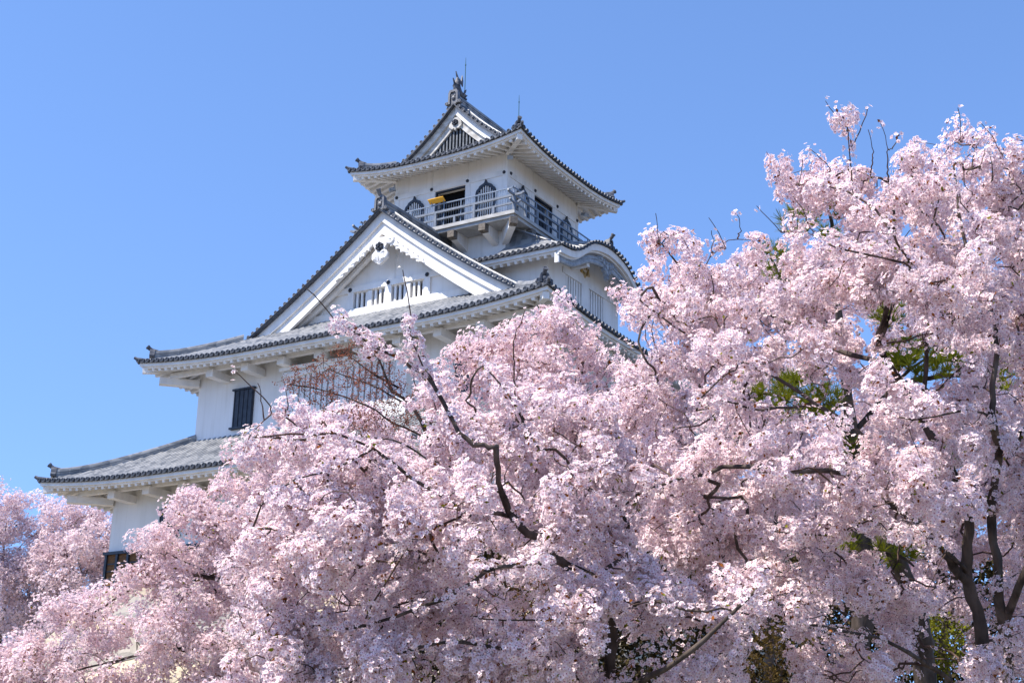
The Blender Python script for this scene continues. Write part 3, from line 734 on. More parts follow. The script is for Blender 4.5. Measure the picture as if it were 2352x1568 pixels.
# ---------------------------------------------------------------- first storey, boarded foot
h1 = lambda d: 14.08+.5*d+.0157*d*d
W1, F1 = 12.64, 39.81
roof1, S1 = irimoya('lowest_roof', XC, W1, F1, 68.0, h1, .34, 6.5, 4.0, (2.1, 2.3), 14.5, 4.35, 4.36, gable=False, hip_to=4.36)
X1a, X1b, Y1a, Y1b = -45.05, -24.35, 41.9, 66.0
W = MB(); wall_x(W, Y1a, X1a, X1b, 11.55, 14.8, []); wall_y(W, X1b, Y1a, Y1b, 11.55, 14.8, []); wall_y(W, X1a, Y1a, Y1b, 11.55, 14.8, [], .3, 1); wall_x(W, Y1b, X1a, X1b, 11.55, 14.8, [])
w1 = W.build('first_storey_wall', M['plaster'], castle)
purlins(40.95, -46.05, -23.3, 66, 14.06, Y1a, X1a, X1b, 11, -43.95, 1.93, 9)
shutter(-42.25, -41.2, 12.05, 13.05, Y1a); shutter(-37.2, -36.2, 12.05, 13.05, Y1a)
B = MB(); B.box(X1a-.05, X1b+.05, Y1a-.05, Y1b+.05, 9.9, 11.5)
foot = B.build('boarded_foot', M['wood'], castle)
B = MB(); B.box(X1a-.16, X1b+.16, Y1a-.16, Y1b+.16, 11.48, 11.6)
x = X1a
while x < X1b: B.box(x-.06, x+.06, Y1a-.13, Y1a-.05, 9.9, 11.48); x += .62
for z in (10.2, 10.5, 10.8, 11.1): B.box(X1a-.1, X1b+.1, Y1a-.085, Y1a-.05, z-.02, z+.02)
y = Y1a
while y < Y1b: B.box(X1a-.13, X1a-.05, y-.06, y+.06, 9.9, 11.48); y += .62
B.build('batten', M['black'], foot)
# ---------------------------------------------------------------- ground and stone base
def ground_z(x, y):
    r = np.hypot((x+34.7)/1.0, (y-54)/1.15)
    k = np.clip((38-r)/20, 0, 1); return 2.2*k*k*(3-2*k)
def make_ground():
    g = np.concatenate([-np.geomspace(2500, 90, 10), np.linspace(-80, 80, 81), np.geomspace(90, 2500, 10)])
    X, Y = np.meshgrid(g-30, g+40, indexing='ij'); Z = ground_z(X, Y)
    B = MB(); n = len(g)
    B.v = list(zip(X.ravel().tolist(), Y.ravel().tolist(), Z.ravel().tolist()))
    B.f = [(i*n+j, (i+1)*n+j, (i+1)*n+j+1, i*n+j+1) for i in range(n-1) for j in range(n-1)]
    m = noise_mat('ground_grass', (0.20, 0.18, 0.15), (0.12, 0.115, 0.08), .35, .9, .1, 10, .4, (1, 1, 1), 6, c3=(0.28, 0.25, 0.22), s3=.12)
    o = B.build('ground', m); structure(o)
make_ground()

def stone_mat():
    m, n, l, b = new_mat('rough_stone', (.4, .35, .26), .85, .2)
    tc = n.new('ShaderNodeTexCoord'); mp = n.new('ShaderNodeMapping'); mp.inputs['Scale'].default_value = (.55, .55, .85); l.new(tc.outputs['Object'], mp.inputs[0])
    nz = n.new('ShaderNodeTexNoise'); nz.inputs['Scale'].default_value = 1.2; l.new(mp.outputs[0], nz.inputs['Vector'])
    mv = n.new('ShaderNodeMixRGB'); mv.inputs[0].default_value = .34; l.new(mp.outputs[0], mv.inputs[1]); l.new(nz.outputs['Color'], mv.inputs[2])
    v1 = n.new('ShaderNodeTexVoronoi'); v1.inputs['Scale'].default_value = 1.3; l.new(mv.outputs[0], v1.inputs['Vector'])
    v2 = n.new('ShaderNodeTexVoronoi'); v2.feature = 'DISTANCE_TO_EDGE'; v2.inputs['Scale'].default_value = 1.3; l.new(mv.outputs[0], v2.inputs['Vector'])
    r = n.new('ShaderNodeValToRGB'); e = r.color_ramp.elements; e[0].color = (.27, .25, .23, 1); e[1].color = (.55, .44, .29, 1)
    sp = n.new('ShaderNodeSeparateColor'); l.new(v1.outputs['Color'], sp.inputs[0]); l.new(sp.outputs[0], r.inputs[0])
    r2 = n.new('ShaderNodeValToRGB'); r2.color_ramp.elements[0].position = .004; r2.color_ramp.elements[1].position = .03
    l.new(v2.outputs['Distance'], r2.inputs[0])
    mx = n.new('ShaderNodeMixRGB'); l.new(r2.outputs[0], mx.inputs[0]); mx.inputs[1].default_value = (.03, .027, .024, 1); l.new(r.outputs[0], mx.inputs[2])
    l.new(mx.outputs[0], b.inputs['Base Color'])
    t2 = n.new('ShaderNodeTexNoise'); t2.inputs['Scale'].default_value = 6; t2.inputs['Detail'].default_value = 8; l.new(tc.outputs['Object'], t2.inputs['Vector'])
    ad = n.new('ShaderNodeMath'); ad.operation = 'MULTIPLY_ADD'; l.new(t2.outputs['Fac'], ad.inputs[0]); ad.inputs[1].default_value = .25
    r3 = n.new('ShaderNodeMapRange'); r3.inputs[2].default_value = .25; l.new(v2.outputs['Distance'], r3.inputs[0]); l.new(r3.outputs[0], ad.inputs[2])
    bp = n.new('ShaderNodeBump'); bp.inputs['Strength'].default_value = .9; bp.inputs['Distance'].default_value = .25; l.new(ad.outputs[0], bp.inputs['Height']); l.new(bp.outputs[0], b.inputs['Normal'])
    return m
B = MB(); P = []
for z in np.linspace(10.0, 0.4, 13):
    t = .67*(10.0-z)+.12; P.append([(X1a-t, Y1a-t, z), (X1b+t, Y1a-t, z), (X1b+t, Y1b+t, z), (X1a-t, Y1b+t, z), (X1a-t, Y1a-t, z)])
B.grid(P); B.add([P[0][k] for k in range(4)], [(0, 1, 2, 3)])
sw = B.build('stone_wall', stone_mat()); tag(sw, 'battered stone base wall of large beige blocks under the castle', 'stone wall')

# ---------------------------------------------------------------- trees
def inside(poly, p):
    x, y = p; r = False; n = len(poly)
    for i in range(n):
        (x1, y1), (x2, y2) = poly[i], poly[(i+1) % n]
        if (y1 > y) != (y2 > y) and x < (x2-x1)*(y-y1)/(y2-y1)+x1: r = not r
    return r
def edge_dist(poly, p):
    P = np.array(poly, float); Q = np.roll(P, -1, 0); d = Q-P; L = (d**2).sum(1)
    t = np.clip(((np.array(p)-P)*d).sum(1)/L, 0, 1); return float(np.sqrt((((P+d*t[:, None])-np.array(p))**2).sum(1)).min())
def project(p):
    v = np.asarray(p)-EYE; w = v @ FW
    return np.stack([1176+FPX*(v @ RT)/w, 784-FPX*(v @ UP)/w], -1), w

class Wood:
    """branch skeleton: nodes with parents; grows twigs towards points of the crown"""
    def __init__(s): s.p = []; s.par = []; s.r = []; s.main = []
    def limb(s, pts, r0, r1, start=None, step=.12):
        """a traced limb: list of (px, py, depth); starts from nearest node when start is None"""
        W = [at(*q) for q in pts]
        # smooth through the traced points
        C = []
        for i in range(len(W)-1):
            p0 = W[max(i-1, 0)]; p1 = W[i]; p2 = W[i+1]; p3 = W[min(i+2, len(W)-1)]
            n = max(2, int(np.linalg.norm(p2-p1)/step))
            for k in range(n):
                t = k/n; C.append(.5*((2*p1)+(-p0+p2)*t+(2*p0-5*p1+4*p2-p3)*t*t+(-p0+3*p1-3*p2+p3)*t**3))
        C.append(W[-1]); C = np.array(C)
        C[1:-1] += RNG.normal(0, .004+.06*min(r0, .05), (len(C)-2, 3))
        if len(C) > 8 and r0 > .008:          # crooked growth
            kx = np.arange(0, len(C)+6, 4); ns = RNG.normal(0, .028, (len(kx), 3)); ii = np.arange(len(C))
            env = np.minimum(1, np.minimum(ii, len(C)-1-ii)/4)[:, None]
            C += env*np.stack([np.interp(ii, kx, ns[:, a]) for a in range(3)], 1)
        if not s.p: par = -1
        else:
            d = ((np.array(s.p)-C[0])**2).sum(1); par = int(d.argmin())
        for i, c in enumerate(C):
            t = i/max(1, len(C)-1)
            s.p.append(c); s.par.append(par); s.r.append(r0+(r1-r0)*t); s.main.append(True); par = len(s.p)-1
        return s
    def grow(s, targets, step=.09, wob=.02, droop=0.0):
        T = np.array(targets); P0 = np.array(s.p)
        d0 = np.array([((P0-t)**2).sum(1).min() for t in T]); T = T[np.argsort(d0)]
        cap = len(s.p)+len(T)*14; buf = np.zeros((cap, 3)); n = len(s.p); buf[:n] = P0
        for t in T:
            d2 = ((buf[:n]-t)**2).sum(1); i = int(d2.argmin()); a = buf[i]; D = math.sqrt(d2[i])
            if D < .03 or D > 1.6: continue
            k = min(13, max(2, int(round(D/step))))
            pr = s.par[i]; pd = a-buf[pr] if pr >= 0 else t-a
            pd = pd/(np.linalg.norm(pd)+1e-9)
            c = a + pd*D*.22 + (t-a)*.3; c[2] += D*.06
            par = i
            for j in range(1, k+1):
                u = j/k; q = (1-u)**2*a+2*u*(1-u)*c+u*u*t + RNG.normal(0, wob*min(1, D*2), 3)*(u < 1)
                if n >= cap: break
                buf[n] = q; s.p.append(q.copy()); s.par.append(par); s.r.append(0.0); s.main.append(False); par = n; n += 1
    def finish(s, rt=.0028, ex=.40):
        n = len(s.p); s.cnt = np.zeros(n); ch = np.zeros(n, int)
        for i in range(n):
            if s.par[i] >= 0: ch[s.par[i]] += 1
        s.tip = ch == 0
        s.cnt[s.tip] = 1
        for i in range(n-1, -1, -1):
            if s.par[i] >= 0: s.cnt[s.par[i]] += s.cnt[i]
        s.P = np.array(s.p); s.R = np.maximum(np.array(s.r), rt*s.cnt**ex)
        mr = np.array(s.main); s.R = np.where(mr, np.array(s.r)*1.0, np.minimum(s.R, .017))
        kids = [[] for _ in range(n)]
        for i in range(n):
            if s.par[i] >= 0: kids[s.par[i]].append(i)
        s.kids = kids
        # distance (in nodes) from the nearest tip
        s.up = np.zeros(n)
        for i in range(n-1, -1, -1): s.up[i] = 0 if not kids[i] else 1+min(s.up[k] for k in kids[i])
    def mesh(s, name, mat, parent, cond):
        V, F = [], []; nv = 0; used = set()
        for i in range(len(s.p)):
            par = s.par[i]
            if i in used: continue
            chain = ([par] if par >= 0 else [])+[i]; used.add(i); j = i
            while s.kids[j]:
                k = max(s.kids[j], key=lambda q: (s.main[q], s.cnt[q], s.R[q]))
                if k in used: break
                chain.append(k); used.add(k); j = k
            pts = s.P[chain]; rad = s.R[chain].copy()
            if par >= 0: rad[0] = min(rad[0], rad[1]*1.35)
            if not cond(rad[min(1, len(rad)-1)]): continue
            m = len(pts)
            if m < 2: continue
            ns = 4 if rad.max() < .012 else 6 if rad.max() < .03 else 12
            d = np.gradient(pts, axis=0); d /= np.linalg.norm(d, axis=1)[:, None]+1e-9
            ref = np.array((.31, .17, .93)) if abs(d[0, 2]) < .8 else np.array((.95, .1, .2))
            a = np.cross(d, ref); a /= np.linalg.norm(a, axis=1)[:, None]+1e-9; b = np.cross(d, a)
            th = np.arange(ns)*2*math.pi/ns
            lump = 1+(.10*np.sin(3*th+i) if ns == 12 else 0*th)
            if ns > 4: rad = rad*RNG.uniform(.88, 1.14, m)
            ring = pts[:, None]+(a[:, None]*np.cos(th)[None, :, None]+b[:, None]*np.sin(th)[None, :, None])*rad[:, None, None]*lump[None, :, None]
            V.append(ring.reshape(-1, 3)); I = nv+np.arange(m*ns).reshape(m, ns)
            q = np.stack([I[:-1], np.roll(I, -1, 1)[:-1], np.roll(I, -1, 1)[1:], I[1:]], -1).reshape(-1, 4); F.append(q); nv += m*ns
        if not V: return None
        o = quad_mesh(name, np.concatenate(V), np.concatenate(F), mat, parent, smooth=True)
        return o

def quad_mesh(name, V, F, mat, parent, colors=None, smooth=False):
    me = bpy.data.meshes.new(name)
    me.vertices.add(len(V)); me.vertices.foreach_set('co', np.ascontiguousarray(V, np.float32).ravel())
    me.loops.add(F.size); me.loops.foreach_set('vertex_index', np.ascontiguousarray(F, np.int32).ravel())
    me.polygons.add(len(F)); me.polygons.foreach_set('loop_start', np.arange(0, F.size, F.shape[1], dtype=np.int32))
    me.update(calc_edges=True)
    if colors is not None:
        ca = me.color_attributes.new('tint', 'BYTE_COLOR', 'POINT')
        c4 = np.ones((len(V), 4), np.float32); c4[:, :3] = colors; ca.data.foreach_set('color', c4.ravel())
    if smooth: me.polygons.foreach_set('use_smooth', np.ones(len(F), bool))
    me.materials.append(mat)
    o = bpy.data.objects.new(name, me); COL.objects.link(o)
    if parent is not None: attach(o, parent)
    return o

def tint_mat(name, rough=.6, transl=.4):
    m = bpy.data.materials.new(name); m.use_nodes = True; n = m.node_tree.nodes; l = m.node_tree.links; n.clear()
    out = n.new('ShaderNodeOutputMaterial'); at_ = n.new('ShaderNodeAttribute'); at_.attribute_name = 'tint'
    d = n.new('ShaderNodeBsdfDiffuse'); t = n.new('ShaderNodeBsdfTranslucent'); x = n.new('ShaderNodeMixShader'); x.inputs[0].default_value = transl
    l.new(at_.outputs['Color'], d.inputs['Color']); l.new(at_.outputs['Color'], t.inputs['Color'])
    l.new(d.outputs[0], x.inputs[1]); l.new(t.outputs[0], x.inputs[2]); l.new(x.outputs[0], out.inputs['Surface'])
    return m
M['petal'] = tint_mat('cherry_petals', transl=.36)
M['leaf'] = tint_mat('leaves_and_needles', transl=.3)
M['bark'] = noise_mat('cherry_bark', (0.030, 0.022, 0.018), (0.12, 0.092, 0.075), 9, .85, .2, 8, .9, (1, 1, .35), 20)
M['twig'] = noise_mat('cherry_twigs', (0.05, 0.03, 0.025), (0.11, 0.07, 0.055), 12, .8, .2, 4)

def flower_template(simple=False):
    V, F, K = [], [], []          # K: 0 petal base, 1 petal tip, 2 centre
    for k in range(5):
        t = 2*math.pi*k/5; c, s = math.cos(t), math.sin(t)
        for (r, w, z, kk) in ((.06, 0, -.02, 0), (.66, -.40, .12, 1), (1.0, 0, .20, 1), (.66, .40, .12, 1)):
            V.append((r*c-w*s, r*s+w*c, z)); K.append(kk)
        F.append(tuple(len(V)-4+j for j in range(4)))
    if not simple:
        for z in (.10, -.10):
            r = .20
            for j in range(4): V.append((r*math.cos(j*1.571+.4), r*math.sin(j*1.571+.4), z)); K.append(2)
            F.append(tuple(len(V)-4+j for j in range(4)))
    return np.array(V), np.array(F), np.array(K)
FT = flower_template()

def frames(nrm, n):
    nrm = nrm/(np.linalg.norm(nrm, axis=1)[:, None]+1e-9)
    ref = RNG.normal(size=(n, 3)); a = np.cross(nrm, ref); a /= np.linalg.norm(a, axis=1)[:, None]+1e-9
    return a, np.cross(nrm, a), nrm

def scatter(tmpl, pos, nrm, size):
    V, F, K = tmpl; n = len(pos); a, b, c = frames(nrm, n)
    X = pos[:, None]+(a[:, None]*V[None, :, 0:1]+b[:, None]*V[None, :, 1:2]+c[:, None]*V[None, :, 2:3])*size[:, None, None]
    Fi = F[None]+(np.arange(n)*len(V))[:, None, None]
    return X.reshape(-1, 3), Fi.reshape(-1, F.shape[1])

def blossoms(parent, pos, out, size, tint, centre=(0.30, 0.05, 0.11), name='crown'):
    n = len(pos)
    nrm = out+RNG.normal(0, .30, (n, 3))
    V, F = scatter(FT, pos, nrm, size)
    K = np.tile(FT[2], n); col = np.repeat(tint, len(FT[0]), axis=0)
    col = np.where((K == 0)[:, None], col*np.array((1.0, .80, .86)), col)
    col = np.where((K == 2)[:, None], np.array(centre)[None]*RNG.uniform(.6, 1.5, (n, 1)).repeat(len(FT[0]), 0), col)
    return quad_mesh(name, V, F, M['petal'], parent, np.clip(col, 0, 1))

LEAF = (np.array([(0, 0, 0), (.28, .5, .06), (0, 1.0, 0), (-.28, .5, .06)]), np.array([(0, 1, 2, 3)]), np.zeros(4, int))
def leaves(parent, name, pos, nrm, size, tint):
    V, F = scatter(LEAF, pos, nrm, size); return quad_mesh(name, V, F, M['leaf'], parent, np.repeat(tint, 4, axis=0))

def sample_crown(poly, n, d0, thick, holes=(), bare=(), tilt=(0, 0), edge=260, mind=13, emin=.22, margin=0):
    """points of a crown: outline seen from the path, depth spread round d0"""
    P = np.array(poly); lo, hi = P.min(0), P.max(0); out = []; px = []
    tries = 0
    while len(out) < n and tries < n*60:
        tries += 1
        p = RNG.uniform(lo, hi)
        if not inside(poly, p) or any(inside(h, p) for h in holes): continue
        ed = edge_dist(poly, p)
        if ed < margin: continue
        e = min(1, max(emin, ed/edge))
        k = RNG.uniform(-1, 1); dep = d0+thick*e*k+tilt[0]*(p[0]-P[:, 0].mean())/1000+tilt[1]*(p[1]-P[:, 1].mean())/1000
        ok = True
        for (line, w) in bare:
            q = np.array(line)[:, :2]; dd = np.array(line)[:, 2].mean()
            if dep < dd+.25 and edge_dist(list(map(tuple, q))+list(map(tuple, q[::-1])), p) < w: ok = False; break
        if not ok: continue
        out.append(at(p[0], p[1], dep)); px.append(p)
    return np.array(out)

def clumped(pts, n, spread):
    """turn scattered crown points into clumps: n points gathered round them"""
    c = pts[RNG.integers(0, len(pts), n)]
    return np.concatenate([pts, c+np.clip(RNG.normal(0, spread, (n, 3)), -2*spread, 2*spread)*np.array((1, 1, .8))])

def cherry(label, limbs, poly, n, d0, thick, per=26, fsize=.0168, R=.055, tints=((.90, .77, .82), (.90, .66, .74)), holes=(), bare=(), tilt=(0, 0), feelers=(), group='cherry trees in full blossom',
           step=.08, leafy=.085, clear=True, rt=.0026, centre=(0.30, 0.055, 0.10), edge=260, upto=2, clump=5.5, spread=.10, bl=.5, mg=.4, hard=()):
    base = at(*limbs[0][0][0])
    t = thing('cherry_tree', label, 'cherry tree', (float(base[0]), float(base[1]), float(ground_z(base[0], base[1]))), group)
    w = Wood()
    for (pts, r0, r1) in limbs: w.limb(pts, r0*bl, max(.005, r1*bl))
    T = sample_crown(poly, int(n/clump), d0, thick, holes, bare, tilt, edge, margin=mg*(spread+R)*FPX/d0)
    T = clumped(T, n-len(T), spread)
    w.grow(T, step)
    nf0 = len(w.p)
    for (pts, fl) in feelers:
        P_ = np.array(w.p); px, dep = project(P_); q = np.array(pts[0])
        cost = np.abs(px[:, 0]-q[0])*4.5+np.abs(px[:, 1]-q[1])+np.where(px[:, 1] < q[1]-5, 400, 0)+np.abs(dep-q[2])*25
        k = int(cost.argmin()); st = (float(px[k, 0]), float(px[k, 1]), float(dep[k]))
        w.limb([st, (st[0]*.45+q[0]*.55, (st[1]+q[1])/2, (st[2]+q[2])/2)]+list(pts), .0058, .0028, step=.05)
    fe = set(range(nf0, len(w.p)))
    w.finish(rt)
    w.mesh('trunk', M['bark'], t, lambda r: r >= .011)
    w.mesh('branches', M['twig'], t, lambda r: r < .011)
    # blossom sleeves along the youngest wood
    idx = np.array([i for i in range(len(w.p)) if ((w.R[i] < .014 and not w.main[i] and w.up[i] <= upto) or (w.main[i] and w.R[i] < .0125)) and i not in fe and w.par[i] >= 0])
    dirs = np.array([w.P[i]-w.P[w.par[i]] for i in idx]); dirs /= np.linalg.norm(dirs, axis=1)[:, None]+1e-9
    cw = RNG.lognormal(0, .45, len(idx)); cw /= cw.mean()
    cw = cw*np.where(w.up[idx] <= 1, 1.5, .75)
    cnt = RNG.poisson(per*len(T)/len(idx)*cw)
    rep = np.repeat(np.arange(len(idx)), cnt); m = len(rep)
    o = RNG.normal(size=(m, 3)); dd = dirs[rep]; o -= dd*(o*dd).sum(1)[:, None]*.75
    o /= np.linalg.norm(o, axis=1)[:, None]+1e-9
    rad = R*np.where(RNG.random(m) < .8, RNG.uniform(.88, 1.12, m), RNG.uniform(.4, .9, m))*np.repeat(np.clip(cw, .7, 1.5), cnt)
    pos = w.P[idx][rep]+o*rad[:, None]+dd*RNG.uniform(-.5, .5, m)[:, None]*step
    extra, eo = [], []
    for (pts, fl) in feelers:
        tip = at(*pts[-1])
        for k in range(fl):
            v = RNG.normal(size=3); v /= np.linalg.norm(v); extra.append(tip+v*RNG.uniform(.02, .05)+np.array((0, 0, -.01))); eo.append(v)
    if extra: pos = np.concatenate([pos, np.array(extra)]); o = np.concatenate([o, np.array(eo)])
    if clear and bare:
        px, dep = project(pos); keep = np.ones(len(pos), bool)
        for (line, wd) in bare:
            L = np.array(line); A, B_ = L[:-1, :2], L[1:, :2]
            best = np.full(len(pos), 1e9); bd = np.zeros(len(pos))
            for a, b, da, db in zip(A, B_, L[:-1, 2], L[1:, 2]):
                d = b-a; u = np.clip(((px-a) @ d)/(d @ d), 0, 1); q = np.hypot(*(px-(a+u[:, None]*d)).T)
                m_ = q < best; best = np.where(m_, q, best); bd = np.where(m_, da+(db-da)*u, bd)
            keep &= ~((best < wd*.30) & (dep < bd) & (np.sin(px[:, 0]*.031+px[:, 1]*.023) > -.55))
        pos, o = pos[keep], o[keep]
    if hard:
        px, dep = project(pos)
        keep = np.array([not any(inside(h, q) for h in hard) for q in px+RNG.normal(0, 11, px.shape)]) | (RNG.random(len(pos)) < .06); pos, o = pos[keep], o[keep]
    n2 = len(pos)
    t1, t2 = np.array(tints[0]), np.array(tints[1]); k = np.clip(RNG.beta(1.3, 2.6, n2), 0, 1)[:, None]
    tint = (t1*(1-k)+t2*k)*np.array((.95, .926, .915))
    out = o+np.array((0, 0, .25))
    blossoms(t, pos, out, fsize*RNG.uniform(.8, 1.2, n2), tint, centre)
    nl = int(n2*leafy)
    if nl:
        s = RNG.integers(0, n2, nl); lp = pos[s]-o[s]*R*.25
        c = np.where(RNG.random((nl, 1)) < .72, np.array([[.22, .075, .02]]), np.array([[.20, .19, .02]]))*RNG.uniform(.6, 1.4, (nl, 1))
        leaves(t, 'young_leaves', lp, RNG.normal(size=(nl, 3)), fsize*RNG.uniform(1.3, 2.5, nl), c)
    return t
# --- the big cherry on the right, nearest of the group with the middle one
LOW = [[(1430, 1510), (1480, 1470), (1560, 1440), (1650, 1420), (1640, 1470), (1560, 1530), (1500, 1580), (1430, 1580)], [(1860, 1395), (1950, 1370), (1990, 1420), (1900, 1470)], [(1705, 1430), (1790, 1440), (1785, 1580), (1710, 1580)],
       [(2095, 1405), (2200, 1390), (2235, 1470), (2200, 1580), (2090, 1560)], [(2010, 1240), (2080, 1250), (2095, 1350), (2040, 1345)], [(1430, 1130), (1500, 1120), (1480, 1190), (1430, 1190)], [(1390, 1430), (1440, 1430), (1450, 1560), (1390, 1560)], [(1215, 1320), (1290, 1330), (1270, 1370), (1200, 1360)]]
HARD = [[(2035, 805), (2110, 790), (2205, 812), (2200, 868), (2070, 862)], [(1710, 885), (1800, 870), (1920, 872), (1925, 955), (1840, 960), (1745, 920)],
        [(1752, 580), (1786, 566), (1800, 640), (1762, 645)], [(1820, 486), (1852, 482), (1856, 532), (1826, 540)], [(1890, 460), (1926, 458), (1930, 512), (1896, 518)], [(1935, 1018), (1985, 1020), (1980, 1056), (1940, 1056)], [(2300, 842), (2340, 846), (2338, 882), (2300, 880)]]
def widen(p, k):
    c = np.array(p, float).mean(0); return [tuple(c+(np.array(q)-c)*k) for q in p]
HARD = [widen(p, 1.22) for p in HARD]
GAPS = [[(1398, 735), (1440, 748), (1500, 785), (1508, 838), (1430, 838), (1392, 790)], [(1488, 738), (1540, 736), (1536, 790), (1492, 790)]]
d = 10.6
vis1 = [[(2012, 812, d), (2012, 768, d-.2), (2024, 710, d-.3)], [(2014, 790, d), (2038, 746, d-.3), (2044, 700, d-.2)],
        [(2107, 640, d), (2086, 602, d-.6), (2057, 573, d-.9), (2041, 544, d-1.0)], [(2086, 602, d-.6), (2057, 602, d-.8), (1999, 590, d-1.0), (1945, 573, d-1.1)],
        [(2028, 789, d-.2), (2082, 780, d-.4), (2136, 766, d-.5)], [(1971, 1114, d-.5), (1921, 1091, d-.9), (1876, 1078, d-1.1), (1790, 1080, d-1.2)],
        [(1607, 1087, d-.9), (1558, 1092, d-1.0), (1512, 1106, d-1.0), (1436, 1159, d-1.0)],
        [(2304, 992, d-.5), (2264, 969, d-.9), (2232, 958, d-1.0), (2169, 956, d-1.1), (2088, 965, d-1.1)],
        [(2300, 1060, d-.6), (2286, 1010, d-.8), (2279, 951, d-.9), (2277, 884, d-.9)],
        [(2173, 644, d-.5), (2107, 656, d-.6)], [(2041, 645, d-.8), (2061, 612, d-.8)],
        [(1597, 960, d-1.0), (1650, 880, d-1.1), (1690, 850, d-1.1)]]
limbs1 = [([(2275, 1840, d), (2262, 1640, d), (2255, 1447, d), (2232, 1380, d), (2219, 1312, d), (2221, 1244, d), (2223, 1186, d), (2190, 1080, d+.1), (2110, 960, d+.1), (2050, 870, d), (2012, 806, d), (2012, 768, d-.2), (2024, 710, d-.3), (2050, 640, d-.2), (2060, 520, d), (2040, 420, d+.1)], .135, .02),
          ([(2310, 1840, d-.4), (2305, 1640, d-.4), (2300, 1447, d-.4), (2286, 1357, d-.5), (2289, 1267, d-.5), (2279, 1204, d-.5), (2300, 1060, d-.6), (2286, 1010, d-.8), (2279, 951, d-.9), (2277, 884, d-.9), (2290, 800, d-.8), (2270, 700, d-.6), (2230, 600, d-.4), (2200, 480, d-.2), (2190, 380, d)], .10, .015),
          ([(2219, 1330, d), (2187, 1300, d-.1), (2155, 1262, d-.2), (2100, 1190, d-.3), (1971, 1114, d-.5), (1921, 1091, d-.9), (1876, 1078, d-1.1), (1790, 1080, d-1.2), (1700, 1065, d-1.0), (1607, 1087, d-.9), (1558, 1092, d-1.0), (1512, 1106, d-1.0), (1467, 1127, d-1.0), (1436, 1159, d-1.0)], .075, .014),
          ([(2012, 830, d), (1940, 810, d+.5), (1850, 760, d+.9), (1740, 710, d+1.0), (1640, 660, d+.9), (1560, 610, d+.6), (1520, 560, d+.4)], .05, .012),
          ([(2100, 1190, d-.3), (2000, 1010, d), (1880, 930, d), (1760, 860, d+.1), (1640, 800, d), (1540, 740, d), (1470, 690, d)], .05, .012),
          ([(1880, 930, d), (1740, 960, d-.6), (1650, 940, d-.9), (1597, 960, d-1.0), (1650, 880, d-1.1), (1690, 850, d-1.1)], .025, .009),
          ([(2107, 960, d+.1), (2130, 800, d), (2107, 640, d), (2086, 602, d-.6), (2057, 573, d-.9), (2041, 544, d-1.0), (1990, 480, d-.8), (1930, 440, d-.6), (1860, 425, d-.5)], .045, .010),
          ([(2086, 602, d-.6), (2057, 602, d-.8), (1999, 590, d-1.0), (1945, 573, d-1.1), (1900, 560, d-1.0)], .020, .007),
          ([(2014, 790, d), (2038, 746, d-.3), (2044, 700, d-.2), (2090, 620, d-.2), (2140, 560, d), (2160, 440, d)], .04, .012),
          ([(2012, 800, d-.1), (2028, 789, d-.2), (2082, 780, d-.4), (2136, 766, d-.5), (2200, 730, d-.5)], .018, .008),
          ([(2286, 1010, d-.8), (2264, 969, d-.9), (2232, 958, d-1.0), (2169, 956, d-1.1), (2088, 965, d-1.1), (2030, 950, d-1.0)], .025, .009),
          ([(2140, 660, d), (2173, 644, d-.5), (2107, 656, d-.6)], .02, .01),
          ([(2300, 1447, d-.4), (2325, 1390, d-.6), (2350, 1345, d-.8), (2390, 1240, d-.9), (2410, 1100, d-.8), (2400, 900, d-.6), (2380, 700, d-.4), (2360, 520, d-.3)], .07, .015),
          ([(2262, 1640, d), (2200, 1560, d-.4), (2060, 1500, d-.9), (1900, 1450, d-1.1), (1780, 1400, d-1.2), (1680, 1330, d-1.2)], .05, .012),
          ([(2219, 1312, d), (2130, 1240, d-.6), (2020, 1200, d-1.0), (1900, 1230, d-1.2), (1780, 1220, d-1.3)], .035, .010),
          ([(1960, 450, d-.6), (1955, 390, d-.5), (1948, 300, d-.5), (1935, 268, d-.5)], .012, .006)]
poly1 = [(1462, 690), (1475, 600), (1495, 545), (1525, 518), (1570, 525), (1600, 558), (1640, 540), (1690, 512), (1738, 510), (1762, 548), (1795, 540), (1832, 490), (1860, 510), (1880, 500), (1885, 480), (1790, 455), (1800, 400), (1880, 385), (1930, 370), (1950, 380), (1930, 280), (1952, 275), (1985, 350), (2080, 325), (2105, 288), (2160, 268), (2232, 272), (2260, 322), (2300, 322), (2352, 338), (2440, 420), (2470, 900), (2460, 1640), (1620, 1640), (1560, 1480), (1600, 1330), (1450, 1240), (1420, 1080), (1440, 900), (1420, 780)]
holes1 = [[(2120, 1215), (2200, 1180), (2330, 1190), (2345, 1440), (2240, 1470), (2140, 1340)], [(2030, 800), (2110, 785), (2210, 815), (2200, 872), (2060, 865)], [(1700, 880), (1800, 865), (1925, 870), (1930, 965), (1830, 960), (1740, 925)],
          [(1490, 740), (1540, 740), (1535, 800), (1490, 790)], [(1990, 690), (2060, 690), (2040, 815), (1995, 810)], [(1990, 1230), (2090, 1250), (2100, 1350), (2030, 1340)],
          [(1930, 1010), (2000, 1010), (1990, 1060), (1930, 1060)], [(2260, 870), (2300, 870), (2320, 1060), (2265, 1050)], [(1700, 1440), (1840, 1460), (1830, 1568), (1720, 1568)], [(2080, 1440), (2200, 1430), (2230, 1568), (2090, 1568)]]
bare1 = [(v, 30 if k not in (5,) else 38) for k, v in enumerate(vis1)]
def fe(a, b, fl, dd=d-.5): return ([(a[0], a[1], dd), ((a[0]+b[0])/2+3, (a[1]+b[1])/2, dd), (b[0], b[1], dd-.05)], fl)
